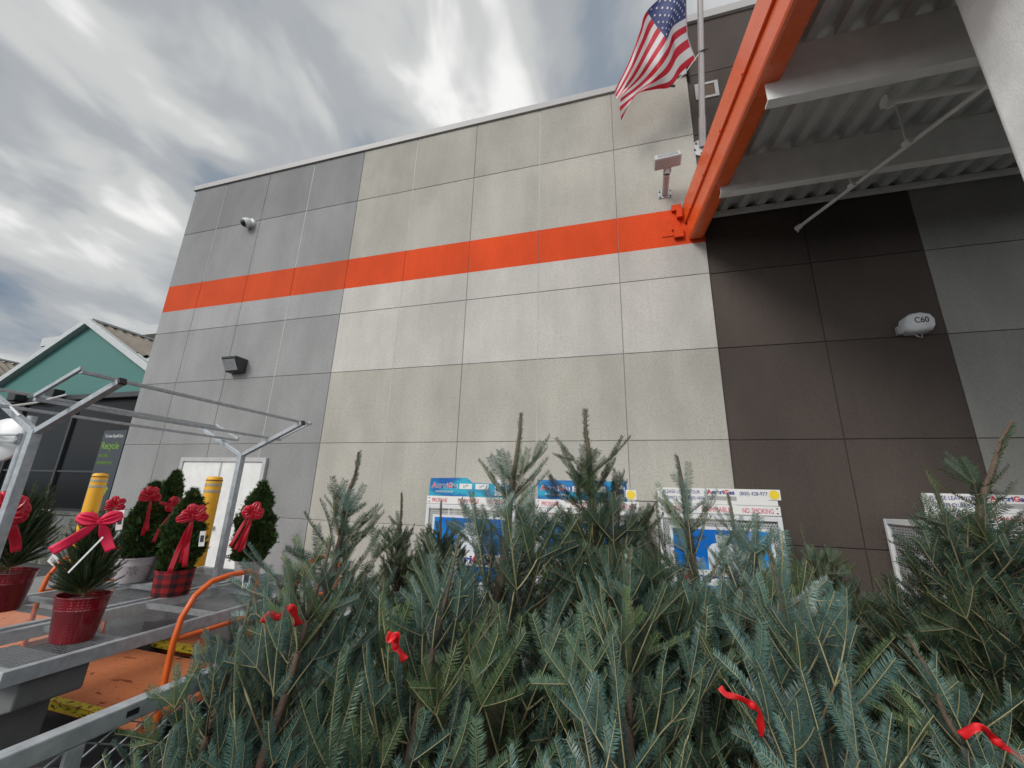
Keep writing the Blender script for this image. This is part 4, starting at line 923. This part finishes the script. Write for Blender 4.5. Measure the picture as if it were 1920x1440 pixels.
def cage(x0, wd, banner, label):
    t = thing('propane_cage', label, 'cage', (x0+wd/2, 5.05, 0), 'propane cylinder cages along the wall'); yf, yb = 4.70, 5.38; zt_ = 1.545; x1 = x0+wd
    def bars(nm, L_):
        b = MB()
        for a_, c_ in L_: b.box(a_, c_)
        return b.build(nm, M['cage_white'], t, bevel=.003)
    for (a_, c_) in (((x0, yf, .14), (x0+.04, yf+.04, zt_)), ((x1-.04, yf, .14), (x1, yf+.04, zt_)), ((x0, yb-.04, .14), (x0+.04, yb, zt_)), ((x1-.04, yb-.04, .14), (x1, yb, zt_))): bars('corner_post', [(a_, c_)])
    for z in (.14, .82, zt_-.045):
        for (a_, c_) in (((x0+.04, yf+.002, z), (x1-.04, yf+.038, z+.045)), ((x0+.002, yf+.04, z), (x0+.038, yb-.04, z+.045)), ((x1-.038, yf+.04, z), (x1-.002, yb-.04, z+.045))): bars('cross_bar', [(a_, c_)])
    bars('middle_post', [((x0+wd/2-.02, yf+.003, .186), (x0+wd/2+.02, yf+.037, .819))])
    bars('top_sheet', [((x0+.002, yf+.002, zt_), (x1-.002, yb-.002, zt_+.004))]); bars('base_sheet', [((x0+.042, yf+.042, .15), (x1-.042, yb-.042, .16))])
    e = MB(); expanded(e, (x0+.04, yf+.02, .18), (0, 0, 1), (1, 0, 0), zt_-.22, wd-.08, .05, .024, .0055, .002, (0, -1, 0)); e.build('front_mesh', M['cage_white'], t, fix=False)
    for xx, nn in ((x0+.02, -1), (x1-.02, 1)):
        e = MB(); expanded(e, (xx, yf+.04, .18), (0, 0, 1), (0, 1, 0), zt_-.22, yb-yf-.08, .05, .024, .0055, .002, (nn, 0, 0)); e.build('side_mesh', M['cage_white'], t, fix=False)
    # warning strip
    zs0, zs1 = 1.555, 1.645
    b = MB(); b.box((x0+.005, yf-.006, zs0), (x1-.005, yf+.006, zs1)); st = b.build('warning_strip', M['white_card'], t, bevel=.001)
    for wt_, wx, ww in (('PROPANE', .075, .20), ('FLAMMABLE', .42, .27), ('NO', .80, .06), ('SMOKING', .885, .19)):
        text_on_wall('warning_text', wt_, .07, [M['pink_ink']], (x0+wx*(wd/1.145), yf-.008, zs0+.018), st, width=ww)
    for xx in (x0+.035, x1-.035):
        for zz_ in (zs0+.022, zs0+.068): b = MB(); b.tube([(xx, yf-.006, zz_), (xx, yf-.011, zz_)], .007, 8); b.build('bolt', M['dark_metal'], st)
    # poster panel
    pz0, pz1 = .72, 1.40
    b = MB(); b.box((x0+.10, yf-.006, pz0-.03), (x1-.10, yf-.001, pz1+.03)); b.build('poster_border', M['cage_white'], t)
    b = MB(); b.box((x0+.13, yf-.010, pz0), (x1-.13, yf-.0065, pz1)); po = b.build('poster', M['poster_blue'], t)
    cm_ = x0+wd*.5; tank_print(po, cm_+.02, yf-.0115, pz1-.26, .30, .42, False)
    b = MB(); b.box((x0+.13, yf-.0125, pz0+.16), (x1-.13, yf-.0118, pz0+.30)); b.build('logo_panel', M['white_card'], po)
    text_on_wall('logo', 'AmeriGas', .12, [M['navy_ink'], M['red_ink']], (x0+.20, yf-.014, pz0+.19), po, width=wd-.42, idx=[1, 0, 0, 0, 0, 1, 0, 0], offset=.004)
    zb0, zb1 = 1.648, 1.86
    if banner == 'blue':
        b = MB()
        if 'cut' in label: b.prism([(x0+.02, zb0), (x0+.035, zb1), (x0+.52, zb1+.01), (x0+.60, zb1-.05), (x1-.02, zb1-.06), (x1-.02, zb0)], 'y', yf-.008, yf-.002)
        else: b.box((x0+.03, yf-.008, zb0), (x1-.12, yf-.002, zb1))
        bo = b.build('banner', M['banner_blue'], t)
        for nm, off, mt, dy in (('logo_outline', .0045, [M['white_card']]*2, .0), ('logo', .0012, [M['navy_ink'], M['red_ink']], .0016)):
            text_on_wall(nm, 'AmeriGas', .085, mt, (x0+.065, yf-.0095-dy, zb1-.115), bo, width=.335+.012*(nm == 'logo_outline'), idx=[1, 0, 0, 0, 0, 1, 0, 0], offset=off, extrude=.0004)
        text_on_wall('slogan', 'PROPANE EXCHANGE', .03, [M['white_card']], (x0+.115, yf-.0095, zb1-.17), bo, width=.23)
        for px_ in ((x0+.43, .165), (x0+.64, .165)):
            b = MB(); b.box((px_[0], yf-.0105, zb1-.125), (px_[0]+px_[1], yf-.0085, zb1-.062)); pc = b.build('price_card', M['white_card'], bo)
            text_on_wall('price_text', '21\u2079\u2079', .04, [M['ink']], (px_[0]+.05, yf-.0118, zb1-.11), pc, width=.06)
        tank_print(bo, x1-.20, yf-.0095, zb1-.10, .115, .185)
    else:
        b = MB(); b.box((x0+.005, yf-.008, zs1+.004), (x1-.02, yf-.002, zb1-.055)); bo = b.build('banner', M['white_card'], t)
        zt2 = zb1-.055
        text_on_wall('banner_text', 'PLEASE LEAVE YOUR', .05, [M['navy_ink']], (x0+.06, yf-.0095, zt2-.055), bo, width=.36)
        text_on_wall('banner_text', 'EMPTY CYLINDERS HERE', .045, [M['navy_ink']], (x0+.10, yf-.0095, zt2-.115), bo, width=.36)
        text_on_wall('logo', 'AmeriGas', .06, [M['navy_ink'], M['red_ink']], (x0+.49, yf-.0095, zt2-.055), bo, width=.26, idx=[1, 0, 0, 0, 0, 1, 0, 0], offset=.002)
        text_on_wall('phone_number', '(800) 428-9779', .05, [M['navy_ink']], (x0+.79, yf-.0095, zt2-.06), bo, width=.27)
        b = MB(); b.box((x0+.49, yf-.0100, zt2-.115), (x0+.76, yf-.0085, zt2-.075)); b.build('flap', M['cap'], bo)
    # cylinders inside
    for k in range(3):
        xx = x0+.2+k*(wd-.4)/2
        for zc in (.16, .87):
            b = MB(); b.lathe([(.10, 0), (.10, .03), (.15, .06), (.155, .25), (.15, .31), (.10, .37), (.05, .39), (.05, .41), (.09, .41), (.09, .47), (.085, .47)], (xx, 5.03, zc+.001), 18); b.build('gas_cylinder', M['white_plastic'], t, smooth=True)
    return rel(t)
cage(-2.43, 1.145, 'blue', 'leftmost propane cage, its blue banner cut away at the upper right')
cage(-1.05, 1.145, 'blue', 'second propane cage from left with a full blue banner')
cage(.285, 1.145, 'white', 'propane cage with white banner standing where the beige wall meets the brown')
cage(2.575, 1.145, 'white', 'rightmost propane cage with its mesh side facing the camera')
def round_sticker(c_, label):
    b = MB(); b.box((c_[0]-.055, c_[1], c_[2]-.05), (c_[0]+.055, c_[1]+.003, c_[2]+.05)); bb = MB()
    t = thing('sticker', label, 'sticker', c_); rel(t)
    o = b.build('card', M['white_card'], t); b = MB(); b.lathe([(.001, 0), (.045, 0)], (0, 0, 0), 20)
    b.v = [(c_[0]+v[0], c_[1]-.002, c_[2]+v[1]) for v in b.v]; b.build('yellow_disc', M['yellow_tag'], t, fix=False); rel(t)
round_sticker((.015, 4.685, 1.72), 'yellow round sticker at the right end of the full blue banner')
round_sticker((1.385, 4.685, 1.755), 'yellow round sticker at the right end of the white banner on the wall corner cage')
b = MB(); b.tube([(.06, 4.95, 1.655), (.30, 4.95, 1.655)], .006, 6); tag(b.build('cable', M['ink']), 'thin black cable joining the two middle cages', 'cable')

# ------------------------------------------------------------------ cut fir trees
def fir(seed, H=2.1, R0=.62, style='blue', nh=1.0, bare=.46, bend_x=0.0, el0=.68):
    """one tree, trunk along z from 0 to H: returns (crown mesh, trunk mesh)"""
    f = Foliage(seed); r = f.r; U = np.array([0, 0, 1.])
    wob = r.normal(0, .012, (9, 2)); wob[0] = 0; wob[-1] = 0; wob[4:] *= .45
    zs = np.array([0, .5, .9, 1.25, 1.5, 1.68, 1.84, 1.98, 2.1])*H/2.1; tr = np.concatenate([wob, zs[:, None]], 1)
    tr[:, 0] += bend_x*np.clip((zs-(H-.85))/.85, 0, 1)**1.5
    def tp(z): return np.array([np.interp(z, zs, tr[:, 0]), np.interp(z, zs, tr[:, 1]), z])
    tb = MB(); tb.tube([tuple(p) for p in tr], [.042, .036, .029, .022, .017, .0135, .0105, .008, .005], 8)
    base = np.array([1., 1., 1.])
    def tone():
        k = r.uniform(.72, 1.30); y = r.random()
        hue = np.array([.92, 1., 1.08]) if y < .62 else (np.array([1.12, 1.05, .82]) if y < .9 else np.array([1.3, 1.15, .62]))
        return base*k*hue
    gr = style != 'blue'
    def branch(p, d, nrm, years, seg, lvl, tn, curl=.10):
        for i in range(years):
            L_ = seg*r.uniform(.80, 1.18); age = years-1-i
            bend = (U*curl*r.uniform(.3, 1.5)+r.normal(0, .07, 3))
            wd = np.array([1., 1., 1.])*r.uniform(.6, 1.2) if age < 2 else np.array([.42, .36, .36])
            rr0 = .0014+.0012*age*1.3; tnn = tn*r.uniform(.82, 1.18)*(1.35, .52, .24, .18, .18)[min(age, 4)]  # older needles darker; this tint also paints shade into the crown's inner shoots
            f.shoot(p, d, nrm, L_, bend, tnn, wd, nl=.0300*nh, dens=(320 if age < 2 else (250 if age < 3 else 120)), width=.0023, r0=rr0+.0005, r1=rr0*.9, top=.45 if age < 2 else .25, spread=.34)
            p = p+d*L_+bend*L_; d = nrmz(d+2*bend*.85+U*.02+r.normal(0, .05, 3))
            if i < years-1:
                for sgn in (-1, 1):
                    ly = age-(1 if r.random() < .35 else 0)
                    if lvl > 0: ly = min(ly, 2)
                    if ly <= 0 or r.random() < .05: continue
                    an = sgn*r.uniform(.60, .95); s_ = np.cross(d, nrm); d2 = nrmz(d*math.cos(an)+s_*math.sin(an)+r.normal(0, .07, 3)+U*.05)
                    n2 = nrmz(nrm+r.normal(0, .16, 3)); n2 = nrmz(n2-d2*np.dot(n2, d2)); branch(p, d2, n2, ly, seg*r.uniform(.84, 1.0), lvl+1, tn, curl)
    z = .16
    while z < H-bare:
        k = z/(H-bare); nb = r.integers(4, 7) if gr else r.integers(4, 6); a0 = r.uniform(0, 6.28)
        lb = (R0*(1-k)**.74*1.08+.13)*1.12; el = el0+.26*k
        for q in range(nb):
            a = a0+q*2*math.pi/nb+r.normal(0, .2); e_ = el+r.normal(0, .14); d = np.array([math.cos(a)*math.cos(e_), math.sin(a)*math.cos(e_), math.sin(e_)])
            nr = U-d*np.dot(U, d); nr = nrmz(nr); sd_ = np.cross(d, nr); ro = r.normal(0, .45); nr = nrmz(nr*math.cos(ro)+sd_*math.sin(ro))
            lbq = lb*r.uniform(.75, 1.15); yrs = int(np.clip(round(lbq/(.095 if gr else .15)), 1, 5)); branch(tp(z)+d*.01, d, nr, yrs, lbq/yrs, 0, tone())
        z += r.uniform(.09, .14) if gr else r.uniform(.11, .16)
    # upswept shoots below the leader
    if bare > .3:
        for zz_, cnt, yr, sg, e0 in ((H-.36, 4, (1, 2), .11, .50), (H-.45, 5, (2, 2), .11, .60)):
            for q in range(cnt-(1 if bend_x else 0)):
                a = q*2*math.pi/cnt+r.normal(0, .35); e_ = e0+r.normal(0, .12); d = np.array([math.cos(a)*math.cos(e_), math.sin(a)*math.cos(e_), math.sin(e_)])
                nr = nrmz(U-d*np.dot(U, d)); branch(tp(zz_), d, nr, yr[q % 2], sg, 1, tone(), .26)
        if bend_x:
            for zz_ in (H-.14, H-.2, H-.5, H-.56, H-.62):
                a = r.uniform(0, 6.28); d = nrmz(np.array([math.cos(a), math.sin(a), .8])); branch(tp(zz_), d, nrmz(np.cross(d, np.array([.3, .9, .1]))), 1, .07 if zz_ > H-.3 else .14, 1, tone())
    for q in range(5):
        z0 = H-.62+.12*q if q else H-.62
        f.shoot(tp(z0), nrmz(tp(min(H, z0+.13))-tp(z0)), np.array([1., 0, 0]), .14, np.zeros(3), np.array([1.5, 1.35, 1.0])*(.7 if q < 3 else 1), np.array([.34, .28, .24]), nl=.032, dens=300, width=.0032, r0=.0085-.0007*q, r1=.0078-.0007*q, flat=0, spread=.95)
    mats_ = [M['needle'], M['twig']] if style == 'blue' else [M['needle_g'], M['twig_g']]
    cm = f.mesh('fir_crown', mats_)
    tm = bpy.data.meshes.new('fir_trunk'); tm.from_pydata(tb.v, [], tb.f); tm.materials.append(M['trunk']); tm.polygons.foreach_set('use_smooth', [True]*len(tb.f)); tm.update()
    return cm, tm, H
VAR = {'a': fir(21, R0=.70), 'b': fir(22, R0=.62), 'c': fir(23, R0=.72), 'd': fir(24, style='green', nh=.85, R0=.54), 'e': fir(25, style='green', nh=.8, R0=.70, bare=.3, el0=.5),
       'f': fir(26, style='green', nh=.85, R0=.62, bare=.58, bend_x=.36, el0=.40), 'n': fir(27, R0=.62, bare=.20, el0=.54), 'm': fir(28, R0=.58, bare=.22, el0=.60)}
protos = {}
def tree(var, top, base, label, roll=0.0, wide=1.0):
    cm, tm, H = VAR[var]; top = Vector(top); base = Vector(base); ax = top-base; s = ax.length/H
    if var in protos:
        t = copy_tree(protos[var])
    else:
        t = thing('fir_tree', '', 'tree', (0, 0, 0)); link('trunk', tm, t); link('crown', cm, t); protos[var] = t
    t.rotation_mode = 'QUATERNION'; q_ = Vector((0, 0, 1)).rotation_difference(ax); from mathutils import Quaternion
    t.rotation_quaternion = q_ @ Quaternion((0, 0, 1), roll); t.location = base; t.scale = (s*wide, s*wide, s)
    tag(t, label, 'tree', 'cut fir trees standing in a dense row'); return t
TR = [ # variant, leader tip pixel, depth, base x,y, label, roll, wide
 ('a', (672, 848), 2.05, (-1.12, 1.25), 'blue-green cut fir with a bent bare leader, left of all the propane cages', .3, 1.0),
 ('b', (976, 775), 2.15, (-.50, 1.20), 'cut fir whose tall straight leader rises between the two blue propane banners', 1.2, .95),
 ('d', (1098, 768), 2.25, (-.05, 1.60), 'cut fir with the tallest thick leader, in front of the full blue banner', 2.2, 1.0),
 ('c', (1270, 855), 2.35, (.30, 1.55), 'cut fir whose dark leader crosses the left of the white banner', 3.1, 1.0),
 ('f', (1880, 772), 2.05, (1.25, 1.95), 'dark cut fir with a leader bending right across the brown and grey walls', 0, 1.0),
 ('n', (620, 1010), 1.50, (-.92, .76), 'short blue-green cut fir at the left end of the near row', 2.5, .95),
 ('m', (860, 1010), 1.50, (-.62, .72), 'near cut fir below the leftmost cage, second from the left end', 1.9, .9),
 ('n', (1180, 1030), 1.45, (-.08, .70), 'near cut fir at the centre bottom, its tip under the full blue banner', 4.0, .9),
 ('m', (1440, 1030), 1.40, (.38, .68), 'near blue-green cut fir right of centre below the white banner', 5.1, .9),
 ('n', (1700, 1190), 1.25, (.72, .60), 'nearest cut fir at the bottom right corner', .4, .85),
 ('d', (752, 925), 2.75, (-1.30, 2.35), 'dark green cut fir in the second row just left of the leftmost cage', 1.0, .9),
 ('e', (828, 940), 3.10, (-1.30, 2.95), 'dark cut fir in front of the left edge of the leftmost cage', 3.3, .85),
 ('d', (1160, 935), 2.80, (-.10, 2.55), 'green cut fir in the second row below the full blue banner', 4.3, .9),
 ('c', (1365, 925), 2.75, (.62, 2.30), 'cut fir with a short leader in front of the middle of the white banner', 2.0, .85),
 ('e', (1500, 985), 2.60, (.85, 2.10), 'dark cut fir in front of the bare brown wall between cages', 5.5, .85),
 ('d', (1735, 880), 2.20, (1.30, 1.9), 'cut fir with a snapped hooked leader left of the bending one', .1, .75),
 ('e', (1990, 960), 1.95, (1.80, 1.60), 'dark cut fir cut off by the right edge', 2.6, 1.0),
 ('m', (470, 1125), 1.45, (-1.10, .80), 'short wide blue-green cut fir at the guard rail, bottom left', 1.1, .95),
 ('m', (500, 1090), 1.95, (-1.62, 1.75), 'low blue-green cut fir beside the orange cart handle', 3.7, .75),
]
for (v_, px, dp, bs_, lab, ro, wi) in TR:
    tree(v_, dep(px[0], px[1], dp)-Vector((.36*(v_ == 'f'), 0, 0)), (bs_[0], bs_[1], .02), lab, ro, wi)

# red marking ribbons tied to the boughs
def ribbon(label, pts, w_):
    t = thing('red_ribbon', label, 'ribbon', tuple(dep(*pts[0])), 'red marking ribbons on the firs'); P = [dep(*p) for p in pts]
    out = []
    for i in range(len(P)-1):
        p0 = P[max(i-1, 0)]; p3 = P[min(i+2, len(P)-1)]
        for k in range(6): out.append(Vector(cr(p0, P[i], P[i+1], p3, k/6)))
    out.append(P[-1]); b = MB(); ws = []; wd = []
    for i, p in enumerate(out):
        d_ = (out[min(i+1, len(out)-1)]-out[max(i-1, 0)]).normalized(); v = (p-EYE).normalized(); n_ = d_.cross(v).normalized(); tw = math.sin(i*.32)*.75; wd.append(n_*math.cos(tw)+v*math.sin(tw)); ws.append(w_*(.65+.35*abs(math.sin(i*.25+.5))))
    strip_mesh(b, out, wd, ws); b.build('tape', M['tag_ribbon'], t, smooth=True, solid=.0006, fix=False)
    k0 = P[len(P)//2]; b = MB(); b.lathe([(.001, -.010), (.008, -.006), (.010, 0), (.008, .006), (.001, .010)], k0, 10); b.build('knot', M['tag_ribbon'], t, smooth=True)
    return rel(t)
ribbon('red ribbon twisted through the boughs of the left fir', [(494, 1168, 1.17), (505, 1152, 1.16), (524, 1158, 1.17), (545, 1140, 1.15), (556, 1160, 1.16), (560, 1172, 1.17)], .024)
ribbon('short red ribbon folded once near the centre left', [(735, 1185, 1.04), (729, 1200, 1.03), (745, 1190, 1.03), (741, 1210, 1.04), (750, 1222, 1.04), (760, 1238, 1.04)], .021)
ribbon('scrap of red ribbon deep in the shadow at the centre', [(1020, 1180, 1.6), (1026, 1190, 1.6), (1040, 1196, 1.6)], .03)
ribbon('red ribbon hanging straight down at its right end, right of centre', [(1350, 1288, .97), (1362, 1302, .96), (1385, 1308, .96), (1410, 1322, .96), (1424, 1335, .96), (1426, 1360, .96), (1428, 1382, .96)], .017)
ribbon('red ribbon in the bottom right corner running out of the picture', [(1802, 1380, .88), (1825, 1366, .87), (1842, 1364, .87), (1868, 1390, .87), (1895, 1408, .87), (1925, 1428, .87)], .019)
